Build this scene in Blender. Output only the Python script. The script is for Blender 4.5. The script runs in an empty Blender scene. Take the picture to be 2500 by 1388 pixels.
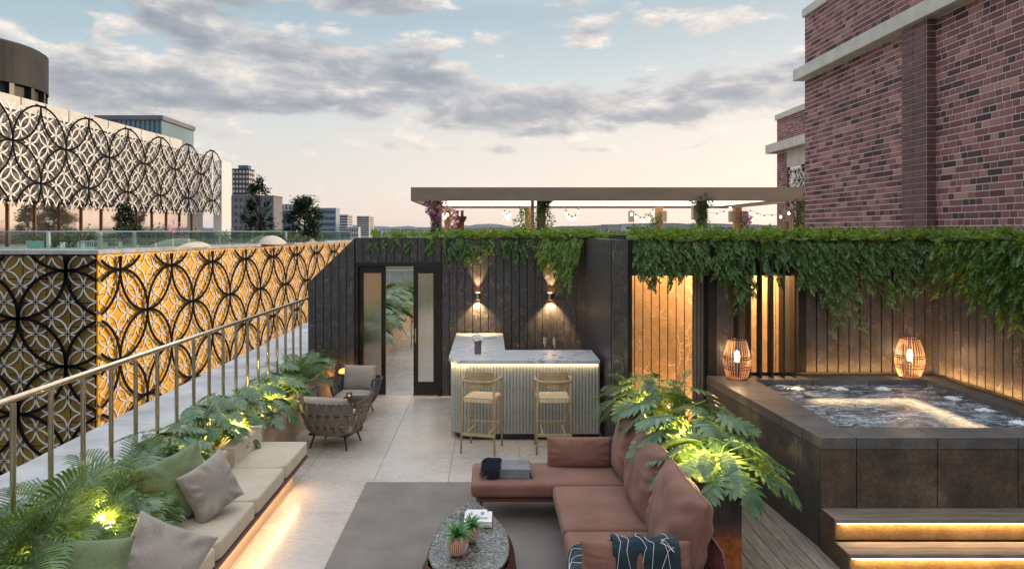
import bpy, bmesh, math, random
from mathutils import Vector, Matrix, noise as mnoise
R = math.radians
random.seed(7)
scene = bpy.context.scene
COL = scene.collection

# ---------------------------------------------------------------- camera, sky, sun, exposure
cam_d = bpy.data.cameras.new("camera"); cam = bpy.data.objects.new("camera", cam_d); COL.objects.link(cam)
cam.location = (0, 0, 3.0); cam.rotation_euler = (R(90), 0, 0)
cam_d.sensor_width = 36; cam_d.lens = 24.48; cam_d.shift_x = 0.022; cam_d.shift_y = -0.0516
cam_d.clip_start = 0.1; cam_d.clip_end = 30000
scene.camera = cam
scene.view_settings.view_transform = 'Standard'; scene.view_settings.look = 'None'
scene.view_settings.exposure = 0.4; scene.view_settings.gamma = 1.0
scene.render.engine = 'CYCLES'
scene.render.resolution_x = 1024; scene.render.resolution_y = 568

def N(nt, t, ins=None, **props):
    n = nt.nodes.new(t)
    for k, v in props.items(): setattr(n, k, v)
    if ins:
        for k, v in ins.items():
            s = n.inputs[k]
            if hasattr(v, 'is_output') or isinstance(v, bpy.types.NodeSocket): nt.links.new(v, s)
            else: s.default_value = v
    return n
def MA(nt, op, a, b=0.0, c=0.0, clamp=False):
    n = nt.nodes.new('ShaderNodeMath'); n.operation = op; n.use_clamp = clamp
    for i, v in enumerate((a, b, c)):
        if isinstance(v, bpy.types.NodeSocket): nt.links.new(v, n.inputs[i])
        else: n.inputs[i].default_value = v
    return n.outputs[0]
def MIX(nt, f, a, b, mode='MIX'):
    n = nt.nodes.new('ShaderNodeMix'); n.data_type = 'RGBA'; n.blend_type = mode
    for i, v in ((0, f), (6, a), (7, b)):
        if isinstance(v, bpy.types.NodeSocket): nt.links.new(v, n.inputs[i])
        else: n.inputs[i].default_value = v if i == 0 else (tuple(v) + (1,))[:4]
    return n.outputs[2]
def RAMP(nt, f, stops, interp='LINEAR'):
    n = nt.nodes.new('ShaderNodeValToRGB'); cr = n.color_ramp; cr.interpolation = interp
    while len(cr.elements) < len(stops): cr.elements.new(0.5)
    for e, (p, c) in zip(cr.elements, stops):
        e.position = p; e.color = (c, c, c, 1) if not hasattr(c, '__len__') else (tuple(c) + (1,))[:4]
    nt.links.new(f, n.inputs[0]); return n.outputs[0]
def SS(nt, v, lo, hi):
    n = nt.nodes.new('ShaderNodeMapRange'); n.interpolation_type = 'SMOOTHSTEP'
    nt.links.new(v, n.inputs[0]); n.inputs[1].default_value = lo; n.inputs[2].default_value = hi
    return n.outputs[0]

SUN_EL, SUN_AZ = R(9), math.atan2(0.86, 0.5)      # azimuth measured from +Y towards +X
def build_world():
    w = bpy.data.worlds.new("World"); scene.world = w; w.use_nodes = True
    nt = w.node_tree; nt.nodes.clear()
    tc = N(nt, 'ShaderNodeTexCoord'); nrm = N(nt, 'ShaderNodeVectorMath', {0: tc.outputs['Generated']}, operation='NORMALIZE')
    sp = N(nt, 'ShaderNodeSeparateXYZ', {0: nrm.outputs[0]}); x, y, z = sp.outputs
    az = MA(nt, 'ARCTAN2', x, y); el = MA(nt, 'ARCSINE', z)
    base = RAMP(nt, MA(nt, 'MULTIPLY_ADD', z, 0.5, 0.5), [
        (0.0, (.10, .10, .11)), (.485, (.25, .24, .24)), (.4995, (.55, .45, .40)), (.502, (.72, .575, .485)), (.53, (.67, .595, .535)),
        (.565, (.60, .585, .55)), (.605, (.45, .52, .545)), (.65, (.315, .41, .47)), (.72, (.62, .72, .82)), (.82, (1.25, 1.35, 1.45)), (1.0, (1.6, 1.68, 1.75))])
    # left of the view a little cooler
    cool = MA(nt, 'MULTIPLY_ADD', az, -0.55, 0.0, clamp=True)
    base = MIX(nt, cool, base, (.62, .74, .82), 'MULTIPLY')
    glow = MA(nt, 'MULTIPLY', MA(nt, 'POWER', 2.718, MA(nt, 'MULTIPLY', MA(nt, 'POWER', MA(nt, 'DIVIDE', MA(nt, 'SUBTRACT', az, 1.0), .7), 2), -1)),
              MA(nt, 'POWER', 2.718, MA(nt, 'MULTIPLY', MA(nt, 'ABSOLUTE', el), -6)))
    base = MIX(nt, glow, base, (1.4, 1.0, .72))
    ae = N(nt, 'ShaderNodeCombineXYZ', {0: az, 1: el, 2: 0.0}).outputs[0]
    def blob(a, e, sa, se, rot, amp):
        m = N(nt, 'ShaderNodeMapping', {0: ae, 1: (a, e, 0), 2: (0, 0, rot), 3: (sa, se, 1)}, vector_type='TEXTURE')
        l = N(nt, 'ShaderNodeVectorMath', {0: m.outputs[0]}, operation='LENGTH').outputs['Value']
        g = MA(nt, 'POWER', 2.718, MA(nt, 'MULTIPLY', MA(nt, 'MULTIPLY', l, l), -1))
        return MA(nt, 'MULTIPLY', g, amp)
    m = None
    for b in BLOBS:
        g = blob(*b); m = g if m is None else MA(nt, 'ADD', m, g)
    back = MA(nt, 'MULTIPLY', SS(nt, MA(nt, 'ABSOLUTE', az), .75, 1.1), MA(nt, 'MULTIPLY', SS(nt, el, .05, .2), .27))
    m = MA(nt, 'ADD', m, back)
    def cl(off):
        c = N(nt, 'ShaderNodeMapping', {0: ae, 1: off, 3: (6.5, 17, 1)})
        n1 = N(nt, 'ShaderNodeTexNoise', {0: c.outputs[0], 'Scale': 1.45, 'Detail': 11, 'Roughness': .575, 'Distortion': .2})
        return n1.outputs[0]
    n0 = cl((0, 0, 3.7)); n1 = cl((.07, .26, 3.7))
    d = MA(nt, 'ADD', MA(nt, 'MULTIPLY', n0, 1.25), MA(nt, 'SUBTRACT', m, .66))
    dens = SS(nt, d, .09, .27)
    rel = MA(nt, 'SUBTRACT', n0, n1)
    thick = SS(nt, d, .12, .42)
    lit = MA(nt, 'ADD', MA(nt, 'MULTIPLY', rel, 2.6), MA(nt, 'SUBTRACT', .74, MA(nt, 'MULTIPLY', thick, .46)), clamp=True)
    ccol = RAMP(nt, lit, [(0, (.23, .245, .285)), (.35, (.33, .335, .365)), (.62, (.50, .475, .465)), (1, (.80, .70, .62))])
    up = SS(nt, el, .42, .8); ccol = MIX(nt, up, ccol, (1.6, 1.6, 1.6), 'MULTIPLY')
    col = MIX(nt, MA(nt, 'MULTIPLY', dens, .88), base, ccol)
    sky = N(nt, 'ShaderNodeTexSky', sky_type='NISHITA'); sky.sun_disc = False
    sky.sun_elevation = SUN_EL; sky.sun_rotation = SUN_AZ
    bg1 = N(nt, 'ShaderNodeBackground', {0: col, 1: 1.0}); bg2 = N(nt, 'ShaderNodeBackground', {0: sky.outputs[0], 1: 0.006})
    add = N(nt, 'ShaderNodeAddShader', {0: bg1.outputs[0], 1: bg2.outputs[0]})
    o = N(nt, 'ShaderNodeOutputWorld', {0: add.outputs[0]})
# cloud banks (azimuth, elevation, half-lengths, tilt, strength)
BLOBS = [(-.40, .262, .20, .042, -.2, .31), (-.10, .21, .26, .046, -.20, .36), (.27, .188, .20, .036, .08, .36), (.42, .20, .10, .04, .25, .2),
         (-.54, .19, .26, .05, .0, .30), (-.32, .17, .2, .02, 0, .2), (.02, .185, .12, .03, 0, .10), (-.27, .31, .16, .03, 0, .16),
         (.16, .30, .12, .03, -.3, .10), (.27, .33, .10, .03, 0, .14), (-.14, .33, .05, .02, 0, .10), (-.2, .125, .10, .012, 0, .12), (-.03, .115, .10, .008, -.04, .12), (.0, .27, .05, .02, 0, .14), (.12, .345, .12, .02, .1, .22), (.30, .29, .08, .025, 0, .24), (.16, .275, .06, .02, 0, .2), (-.16, .32, .09, .03, 0, .24), (.20, .115, .2, .006, 0, .16), (.02, .15, .2, .010, -.05, .16), (-.3, .12, .16, .012, -.1, .16)]
build_world()

sd = bpy.data.lights.new("sun", 'SUN'); sun = bpy.data.objects.new("sun", sd); COL.objects.link(sun)
sd.energy = 2.4; sd.angle = R(3.0); sd.color = (1, .74, .47)
dv = Vector((math.sin(SUN_AZ) * math.cos(SUN_EL), math.cos(SUN_AZ) * math.cos(SUN_EL), math.sin(SUN_EL)))
sun.rotation_euler = dv.to_track_quat('Z', 'Y').to_euler()

# ---------------------------------------------------------------- mesh + object helpers
class MB:
    def __init__(s): s.v = []; s.f = []; s.m = []
    def add(s, vs, fs, mi=0):
        o = len(s.v); s.v.extend(tuple(p) for p in vs)
        for f in fs: s.f.append(tuple(i + o for i in f)); s.m.append(mi)
    def box(s, x0, x1, y0, y1, z0, z1, mi=0, M=None):
        vs = [Vector((x, y, z)) for z in (z0, z1) for y in (y0, y1) for x in (x0, x1)]
        if M is not None: vs = [M @ p for p in vs]
        s.add(vs, [(0, 2, 3, 1), (4, 5, 7, 6), (0, 1, 5, 4), (2, 6, 7, 3), (0, 4, 6, 2), (1, 3, 7, 5)], mi); return s
    def tube(s, pts, r, n=8, mi=0, caps=True, closed=False):
        pts = [Vector(p) for p in pts]; L = len(pts); rs = r if hasattr(r, '__len__') else [r] * L
        up = Vector((0, 0, 1)); vs = []; prev = None
        for i, p in enumerate(pts):
            if closed: t = pts[(i + 1) % L] - pts[i - 1]
            else: t = pts[min(i + 1, L - 1)] - pts[max(i - 1, 0)]
            t = t.normalized() if t.length > 1e-9 else Vector((0, 0, 1))
            if prev is None:
                a = up if abs(t.z) < .95 else Vector((1, 0, 0)); u = t.cross(a).normalized()
            else:
                u = (prev - t * prev.dot(t)); u = u.normalized() if u.length > 1e-6 else t.cross(up).normalized()
            prev = u; w = t.cross(u)
            for k in range(n):
                an = 2 * math.pi * k / n; vs.append(p + (u * math.cos(an) + w * math.sin(an)) * rs[i])
        fs = []
        for i in range(L if closed else L - 1):
            a = i * n; b = ((i + 1) % L) * n
            for k in range(n): fs.append((a + k, a + (k + 1) % n, b + (k + 1) % n, b + k))
        if caps and not closed: fs.append(tuple(range(n - 1, -1, -1))); fs.append(tuple((L - 1) * n + k for k in range(n)))
        s.add(vs, fs, mi); return s
    def lathe(s, prof, n=24, c=(0, 0, 0), mi=0):
        vs = []
        for r, z in prof:
            for k in range(n):
                a = 2 * math.pi * k / n; vs.append((c[0] + r * math.cos(a), c[1] + r * math.sin(a), c[2] + z))
        fs = [(i * n + k, i * n + (k + 1) % n, (i + 1) * n + (k + 1) % n, (i + 1) * n + k) for i in range(len(prof) - 1) for k in range(n)]
        if prof[0][0] > 1e-6: fs.append(tuple(range(n - 1, -1, -1)))
        if prof[-1][0] > 1e-6: fs.append(tuple((len(prof) - 1) * n + k for k in range(n)))
        s.add(vs, fs, mi); return s
    def prism(s, out, z0, z1, mi=0):
        n = len(out); vs = [(x, y, z0) for x, y in out] + [(x, y, z1) for x, y in out]
        fs = [tuple(range(n - 1, -1, -1)), tuple(range(n, 2 * n))] + [(i, (i + 1) % n, n + (i + 1) % n, n + i) for i in range(n)]
        s.add(vs, fs, mi); return s
    def grid(s, fn, nu, nv, mi=0, closeu=False):
        vs = [fn(i / (nu if closeu else nu), j / nv) for j in range(nv + 1) for i in range(nu + (0 if closeu else 1))]
        W = nu + (0 if closeu else 1)
        fs = [(j * W + i, j * W + (i + 1) % W, (j + 1) * W + (i + 1) % W, (j + 1) * W + i) for j in range(nv) for i in range(nu)]
        s.add(vs, fs, mi); return s
    def rbox(s, c, size, r, puff=0.0, mi=0, M=None, n=6, wob=0.0):
        hx, hy, hz = (q / 2 for q in size); r = min(r, hx, hy, hz)
        def cs(h):
            e = [-h, -h + r * .3, -h + r * .65, -h + r]; inner = [-(h - r) + 2 * (h - r) * k / n for k in range(1, n)]
            return e + inner + [-q for q in reversed(e)]
        X, Y, Z = cs(hx), cs(hy), cs(hz)
        def tr(p):
            q = Vector((max(-hx + r, min(hx - r, p[0])), max(-hy + r, min(hy - r, p[1])), max(-hz + r, min(hz - r, p[2]))))
            d = Vector(p) - q; d = d.normalized() * r if d.length > 1e-9 else d
            o = q + d
            if puff:
                o.z += (1 if o.z > 0 else -.4) * puff * (1 - (o.x / hx) ** 2) * (1 - (o.y / hy) ** 2) * (abs(o.z) / hz)
            if wob: o += mnoise.noise_vector(o * 5 + Vector(c)) * wob
            o += Vector(c)
            return M @ o if M is not None else o
        def face(A, B, fn, flip):
            vs = [tr(fn(a, b)) for b in B for a in A]; W = len(A)
            fs = [(j * W + i, j * W + i + 1, (j + 1) * W + i + 1, (j + 1) * W + i) for j in range(len(B) - 1) for i in range(W - 1)]
            if flip: fs = [f[::-1] for f in fs]
            s.add(vs, fs, mi)
        face(X, Y, lambda a, b: (a, b, hz), False); face(X, Y, lambda a, b: (a, b, -hz), True)
        face(X, Z, lambda a, b: (a, -hy, b), False); face(X, Z, lambda a, b: (a, hy, b), True)
        face(Y, Z, lambda a, b: (hx, a, b), False); face(Y, Z, lambda a, b: (-hx, a, b), True)
        return s
    def build(s, name, mats, parent=None, smooth=False, bevel=0, merge=False, label=None, loc=None, segs=2):
        me = bpy.data.meshes.new(name); me.from_pydata(s.v, [], s.f)
        if not isinstance(mats, (list, tuple)): mats = [mats]
        for m in mats: me.materials.append(m)
        if len(mats) > 1: me.polygons.foreach_set('material_index', s.m)
        if merge:
            bm = bmesh.new(); bm.from_mesh(me); bmesh.ops.remove_doubles(bm, verts=bm.verts, dist=1e-4)
            bmesh.ops.recalc_face_normals(bm, faces=bm.faces); bm.to_mesh(me); bm.free()
        if smooth: me.polygons.foreach_set('use_smooth', [True] * len(me.polygons))
        me.update()
        o = bpy.data.objects.new(name, me); COL.objects.link(o)
        if parent is not None: o.parent = parent
        if loc is not None: o.location = loc
        if bevel:
            b = o.modifiers.new('bevel', 'BEVEL'); b.width = bevel; b.segments = segs; b.limit_method = 'ANGLE'; b.angle_limit = R(50)
        if label: o['label'] = label
        return o
def smooth_angle(o, deg=40):
    me = o.data
    bm = bmesh.new(); bm.from_mesh(me); bmesh.ops.remove_doubles(bm, verts=bm.verts, dist=1e-5)
    for f in bm.faces: f.smooth = True
    for e in bm.edges:
        if len(e.link_faces) == 2 and e.calc_face_angle(0) > R(deg): e.smooth = False
    bm.to_mesh(me); bm.free(); return o
def thing(name, label, cat, loc=(0, 0, 0), rz=0.0, group=None):
    o = bpy.data.objects.new(name, None); COL.objects.link(o); o.empty_display_size = .2
    o.location = loc; o.rotation_euler = (0, 0, rz); o['label'] = label; o['category'] = cat
    if group: o['group'] = group
    return o
def tag(o, label, cat, group=None):
    o['label'] = label; o['category'] = cat
    if group: o['group'] = group
    return o
def struct(o): o['kind'] = 'structure'; return o
def stuff(o): o['kind'] = 'stuff'; return o
CH = {}
def kids(o): return [c for c in bpy.data.objects if c.parent == o]
def dup(root, loc, rz=0.0, label=None, group=None, scale=None):
    def cp(o, par):
        c = o.copy(); COL.objects.link(c); c.parent = par
        for k in CH.setdefault(o.name, kids(o)): cp(k, c)
        return c
    r = cp(root, None); r.location = loc; r.rotation_euler = (0, 0, rz)
    if label: r['label'] = label
    if group: r['group'] = group
    if scale: r.scale = (scale,) * 3
    return r

# ---------------------------------------------------------------- materials
def srgb(r, g, b): return tuple(((c / 255) / 12.92 if c / 255 <= .04045 else ((c / 255 + .055) / 1.055) ** 2.4) for c in (r, g, b))
def newmat(name):
    m = bpy.data.materials.new(name); m.use_nodes = True; nt = m.node_tree
    b = nt.nodes['Principled BSDF']; return m, nt, b
def mk(name, c1, c2=None, scale=6, rough=.5, metal=0.0, bump=0.0, bscale=None, stretch=(1, 1, 1), isl=0.0, detail=6, sheen=0.0, coat=0.0, lo=.35, hi=.65, rvar=0.0, spec=.5, bdist=.01, trans=0.0):
    m, nt, b = newmat(name); tc = N(nt, 'ShaderNodeTexCoord')
    mp = N(nt, 'ShaderNodeMapping', {0: tc.outputs['Object'], 3: stretch}); v = mp.outputs[0]
    n = N(nt, 'ShaderNodeTexNoise', {0: v, 'Scale': scale, 'Detail': detail, 'Roughness': .6})
    c = RAMP(nt, n.outputs[0], [(lo, c1), (hi, c2 or c1)])
    if isl:
        g = N(nt, 'ShaderNodeNewGeometry'); h = N(nt, 'ShaderNodeHueSaturation', {'Value': MA(nt, 'MULTIPLY_ADD', g.outputs['Random Per Island'], isl * 2, 1 - isl), 'Color': c}); c = h.outputs[0]
    nt.links.new(c, b.inputs['Base Color'])
    b.inputs['Roughness'].default_value = rough; b.inputs['Metallic'].default_value = metal
    if rvar:
        nt.links.new(MA(nt, 'MULTIPLY_ADD', n.outputs[0], rvar * 2, rough - rvar), b.inputs['Roughness'])
    b.inputs['Specular IOR Level'].default_value = spec
    if sheen: b.inputs['Sheen Weight'].default_value = sheen
    if coat: b.inputs['Coat Weight'].default_value = coat; b.inputs['Coat Roughness'].default_value = .1
    if bump:
        n2 = N(nt, 'ShaderNodeTexNoise', {0: v, 'Scale': bscale or scale * 4, 'Detail': 5})
        bp = N(nt, 'ShaderNodeBump', {'Strength': bump, 'Distance': bdist, 'Height': n2.outputs[0]}); nt.links.new(bp.outputs[0], b.inputs['Normal'])
    if trans: b.inputs['Transmission Weight'].default_value = trans
    return m
def emit(name, col, st):
    m, nt, b = newmat(name); b.inputs['Base Color'].default_value = (*col, 1); b.inputs['Emission Color'].default_value = (*col, 1); b.inputs['Emission Strength'].default_value = st; return m
def marble(name, d1, d2, vein, vs=1.0, rough=.42):
    m, nt, b = newmat(name); tc = N(nt, 'ShaderNodeTexCoord'); g = N(nt, 'ShaderNodeNewGeometry')
    off = N(nt, 'ShaderNodeCombineXYZ', {0: MA(nt, 'MULTIPLY', g.outputs['Random Per Island'], 37.0), 1: MA(nt, 'MULTIPLY', g.outputs['Random Per Island'], 11.0), 2: 0.0})
    v = N(nt, 'ShaderNodeVectorMath', {0: tc.outputs['Object'], 1: off.outputs[0]}, operation='ADD').outputs[0]
    nz = N(nt, 'ShaderNodeTexNoise', {0: v, 'Scale': 3 * vs, 'Detail': 5}); nc = N(nt, 'ShaderNodeVectorMath', {0: nz.outputs['Color'], 1: (.5, .5, .5)}, operation='SUBTRACT')
    sc = N(nt, 'ShaderNodeVectorMath', {0: nc.outputs[0], 'Scale': .35 / vs}, operation='SCALE')
    dv = N(nt, 'ShaderNodeVectorMath', {0: v, 1: sc.outputs[0]}, operation='ADD').outputs[0]
    veins = None
    for s, w, a in ((3.2, .035, 1.0), (8.5, .045, .75), (19, .06, .45)):
        vo = N(nt, 'ShaderNodeTexVoronoi', {0: dv, 'Scale': s * vs}, feature='DISTANCE_TO_EDGE')
        e = MA(nt, 'SUBTRACT', 1.0, SS(nt, vo.outputs['Distance'], 0.0, w))
        mk_ = SS(nt, N(nt, 'ShaderNodeTexNoise', {0: v, 'Scale': s * .9 * vs, 'Detail': 3}).outputs[0], .47, .66)
        e = MA(nt, 'MULTIPLY', MA(nt, 'MULTIPLY', e, mk_), a)
        veins = e if veins is None else MA(nt, 'MAXIMUM', veins, e)
    base = RAMP(nt, N(nt, 'ShaderNodeTexNoise', {0: dv, 'Scale': 5 * vs, 'Detail': 8, 'Roughness': .7}).outputs[0], [(.3, d1), (.7, d2)])
    c = MIX(nt, veins, base, vein); nt.links.new(c, b.inputs['Base Color'])
    b.inputs['Roughness'].default_value = rough
    bp = N(nt, 'ShaderNodeBump', {'Strength': .25, 'Distance': .004, 'Height': veins}); nt.links.new(bp.outputs[0], b.inputs['Normal'])
    return m
def fabric(name, c1, c2, sc=160, bump=.35, rough=.9, sheen=.15):
    m, nt, b = newmat(name); tc = N(nt, 'ShaderNodeTexCoord'); v = tc.outputs['Object']
    sp = N(nt, 'ShaderNodeSeparateXYZ', {0: v})
    def w(a): return MA(nt, 'SINE', MA(nt, 'MULTIPLY', a, sc * 6.283 / 3))
    k = MA(nt, 'MULTIPLY', MA(nt, 'MULTIPLY', w(MA(nt, 'ADD', sp.outputs[0], MA(nt, 'MULTIPLY', sp.outputs[2], .7))), w(MA(nt, 'ADD', sp.outputs[1], sp.outputs[2]))), .5)
    n = N(nt, 'ShaderNodeTexNoise', {0: v, 'Scale': 3, 'Detail': 4}); n2 = N(nt, 'ShaderNodeTexNoise', {0: v, 'Scale': 90, 'Detail': 3})
    f = MA(nt, 'ADD', MA(nt, 'ADD', MA(nt, 'MULTIPLY', n.outputs[0], .45), MA(nt, 'MULTIPLY', n2.outputs[0], .45)), MA(nt, 'MULTIPLY', k, .25))
    nt.links.new(RAMP(nt, f, [(.25, c1), (.65, c2)]), b.inputs['Base Color'])
    b.inputs['Roughness'].default_value = rough; b.inputs['Sheen Weight'].default_value = sheen; b.inputs['Specular IOR Level'].default_value = .2
    h = MA(nt, 'ADD', k, n2.outputs[0])
    bp = N(nt, 'ShaderNodeBump', {'Strength': bump, 'Distance': .003, 'Height': h}); nt.links.new(bp.outputs[0], b.inputs['Normal'])
    return m
def leafmat(name, a, bcol, c, rough=.38, transl=.3, tint=(1.9, 1.35, .35)):
    m, nt, b = newmat(name); g = N(nt, 'ShaderNodeNewGeometry'); tc = N(nt, 'ShaderNodeTexCoord')
    n = N(nt, 'ShaderNodeTexNoise', {0: tc.outputs['Object'], 'Scale': 6, 'Detail': 3})
    f = MA(nt, 'ADD', MA(nt, 'MULTIPLY', g.outputs['Random Per Island'], .7), MA(nt, 'MULTIPLY', n.outputs[0], .3))
    col = RAMP(nt, f, [(.1, a), (.5, bcol), (.9, c)])
    nt.links.new(col, b.inputs['Base Color']); b.inputs['Roughness'].default_value = rough
    tr = N(nt, 'ShaderNodeBsdfTranslucent', {0: MIX(nt, 1.0, col, tint, 'MULTIPLY')})
    mx = N(nt, 'ShaderNodeMixShader', {0: transl, 1: b.outputs[0], 2: tr.outputs[0]})
    nt.links.new(mx.outputs[0], nt.nodes['Material Output'].inputs[0]); return m

MAR = marble('dark_marble', srgb(48, 46, 46), srgb(76, 74, 74), srgb(128, 124, 120), vs=1.5)
BLACK = mk('black_metal', (.012, .012, .013), (.02, .02, .021), rough=.35, scale=20)
BLACKM = mk('black_backing', (.006, .006, .006), rough=.8)
# ================================================================= SETTING
# ---- terrace floor tiles
def floor_mat():
    m, nt, b = newmat('terrace_tile'); tc = N(nt, 'ShaderNodeTexCoord'); v = tc.outputs['Object']
    n = N(nt, 'ShaderNodeTexNoise', {0: v, 'Scale': 1.1, 'Detail': 8, 'Roughness': .7})
    mp = N(nt, 'ShaderNodeMapping', {0: v, 3: (3, 26, 1)}); n2 = N(nt, 'ShaderNodeTexNoise', {0: mp.outputs[0], 'Scale': 3, 'Detail': 6})
    n3 = N(nt, 'ShaderNodeTexNoise', {0: v, 'Scale': 60, 'Detail': 4})
    f = MA(nt, 'ADD', MA(nt, 'MULTIPLY', n.outputs[0], .45), MA(nt, 'ADD', MA(nt, 'MULTIPLY', n2.outputs[0], .35), MA(nt, 'MULTIPLY', n3.outputs[0], .2)))
    g = N(nt, 'ShaderNodeNewGeometry')
    c = RAMP(nt, f, [(.30, srgb(160, 151, 144)), (.70, srgb(199, 190, 182))])
    c = N(nt, 'ShaderNodeHueSaturation', {'Value': MA(nt, 'MULTIPLY_ADD', g.outputs['Random Per Island'], .1, .95), 'Color': c}).outputs[0]
    nt.links.new(c, b.inputs['Base Color'])
    nt.links.new(MA(nt, 'MULTIPLY_ADD', f, .5, .03), b.inputs['Roughness'])
    bp = N(nt, 'ShaderNodeBump', {'Strength': .25, 'Distance': .004, 'Height': f}); nt.links.new(bp.outputs[0], b.inputs['Normal'])
    return m
FLOOR = floor_mat(); GROUT = mk('grout', srgb(120, 112, 105), rough=.9)
mb = MB()
xs = [-4.9] + [-1.395 + .9 * k for k in range(-3, 4)] + [3.4]
ys = [2.0 + 1.8 * k + .04 for k in range(0, 15)]
g_ = .003
for a, c in zip(xs[:-1], xs[1:]):
    for y0, y1 in zip(ys[:-1], ys[1:]):
        if c > 2.5 and y0 < 9: continue
        mb.box(a + g_, c - g_, y0 + g_, y1 - g_, -.03, 0)
struct(mb.build('terrace_floor', FLOOR))
struct(MB().box(-4.9, 9, 1.5, 27.2, -.4, -.012).build('roof_slab', GROUT))
WOODG = mk('deck_wood', srgb(112, 103, 95), srgb(158, 148, 138), scale=4, stretch=(9, .8, 1), rough=.6, isl=.14, bump=.5, bscale=10, bdist=.006)
mb = MB(); x = 2.215; k = 0
while x < 3.3:
    y = 2.5 - (k * .83) % 1.9
    while y < 9.4:
        mb.box(x + .003, x + .142, y, y + 1.9 - .004, -.02, .006); y += 1.9
    x += .145; k += 1
struct(mb.build('wood_deck', WOODG, bevel=.003))

# ---- city ground, far below, and far hills
def city_ground_mat():
    m, nt, b = newmat('city_ground'); tc = N(nt, 'ShaderNodeTexCoord')
    n = N(nt, 'ShaderNodeTexNoise', {0: tc.outputs['Object'], 'Scale': .006, 'Detail': 10, 'Roughness': .75})
    vo = N(nt, 'ShaderNodeTexVoronoi', {0: tc.outputs['Object'], 'Scale': .02})
    c = RAMP(nt, n.outputs[0], [(.40, (.015, .03, .02)), (.52, (.04, .06, .05)), (.6, (.12, .11, .11)), (.68, (.3, .28, .27))])
    c = MIX(nt, .35, c, vo.outputs['Color'], 'MULTIPLY')
    nt.links.new(c, b.inputs['Base Color']); b.inputs['Roughness'].default_value = .9; return m
def flat(fx0, fx1, y0, y1, z, n=40):
    return MB().grid(lambda u, v: (fx0 + (fx1 - fx0) * u, y0 + (y1 - y0) * v, z), n, n)
struct(flat(-14000, 14000, -6000, 22000, -26, 24).build('city_ground', city_ground_mat()))
HILL1 = mk('far_hill', (.035, .06, .09), (.06, .09, .12), scale=.002, rough=1, spec=0)
HILL2 = mk('wooded_hill', (.012, .028, .03), (.05, .08, .07), scale=.02, rough=1, detail=10, spec=0)
def ridge(y, x0, x1, hf, mat, name, depth=1500, n=160, rough=6, seed=0):
    mb = MB()
    def fn(u, v):
        x = x0 + (x1 - x0) * u; h = hf(u) * (1 - abs(2 * v - 1) ** 2)
        h += mnoise.fractal(Vector((x * .004 + seed, v * 3, 0)), 1.0, 2, 5) * rough * (1 - abs(2 * v - 1))
        return (x, y + depth * v, -26 + max(0, h))
    mb.grid(fn, n, 12); return struct(mb.build(name, mat, smooth=True))
ridge(9000, -4200, 1500, lambda u: 76 + 55 * math.exp(-((u - .72) / .11) ** 2) + 60 * math.exp(-((u - .30) / .2) ** 2), HILL1, 'far_hill', depth=2500, rough=22)
ridge(4200, -600, 3400, lambda u: 50 + 38 * math.exp(-((u - .5) / .25) ** 2), HILL2, 'wooded_hill', seed=4, rough=12)
ridge(2600, -1800, 2400, lambda u: 27 + 8 * math.sin(u * 7), HILL2, 'tree_belt', seed=9, rough=14, depth=700, n=400)

# ---- far city buildings
def city_block(name, label, px0, px1, pyt, Y, wall, win, cols, rows, side=0, zb=-26, lit=None, band=False, depth=None, top=None, wallside=None):
    X0 = (px0 - 1195) / 1700 * Y; X1 = (px1 - 1195) / 1700 * Y; zt = 3 + (565 - pyt) / 1700 * Y
    W = X1 - X0; D = depth or max(6, abs(side) and (X1 / ((px1 + side - 1195) / 1700) - Y) or W)
    D = abs(D)
    t = thing(name, label, 'building', (X0, Y, zb), 0, 'buildings of the far city')
    H = zt - zb
    MB().box(0, W, 0, D, 0, H).build('wall', wall, t)
    MB().box(-.3, W + .3, -.3, D + .3, H, H + .9).build('roof', top or wall, t)
    if not rows: return t
    zs0 = max(0, -2 - zb)              # only storeys above the neighbouring roofs
    vis = H - zs0; rh = vis / rows
    proto = None
    def put(x0, y0, z0, w, h, axis):
        nonlocal proto
        key = 'f' if axis == 0 else 's'
        if key not in protos:
            protos[key] = (MB().box(0, w, -.12, .05, 0, h) if axis == 0 else MB().box(-.05, .12, 0, w, 0, h)).build('window', win, t); o = protos[key]
        else:
            o = protos[key].copy(); COL.objects.link(o); o.parent = t
        o.location = (x0, y0, z0)
    protos = {}
    if band: cols = 1
    cw = W / cols
    for r in range(rows):
        for c in range(cols):
            put(c * cw + cw * (.04 if band else .22), 0, zs0 + r * rh + rh * .3, cw * (.92 if band else .56), rh * .5, 0)
        if side:
            sc = 1 if band else max(2, int(cols * .6)); sw = D / sc
            for c in range(sc):
                put(W if side > 0 else 0, c * sw + sw * .15, zs0 + r * rh + rh * .3, sw * .7, rh * .5, 1)
    return t
def cm(n, r, g, b): return mk(n, srgb(r, g, b), srgb(r * .85, g * .85, b * .85), scale=.2, rough=.7)
c_dark = cm('dark_brick_cladding', 62, 50, 66); c_white = cm('white_render', 196, 192, 190); c_grey = cm('grey_concrete', 120, 118, 124)
c_blue = cm('blue_cladding', 80, 110, 140); c_brick = cm('old_brick', 96, 46, 36); c_pale = cm('pale_window', 205, 200, 200)
GLASSD = mk('blue_window_glass', (.02, .05, .11), (.04, .08, .16), rough=.25, scale=.5, spec=.5)
GLASST = mk('teal_curtain_glass', (.10, .19, .22), (.17, .27, .30), rough=.1, scale=.05, spec=.9)
city_block('apartment_tower', 'slim dark purple tower with rows of square pale windows behind the left tree', 567, 607, 414, 600, c_dark, c_pale, 5, 14, side=14)
t = city_block('rooftop_plant_room', 'small blue grey plant room on top of the dark purple tower', 582, 605, 406, 602, c_blue, c_grey, 1, 0, zb=57)
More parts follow.
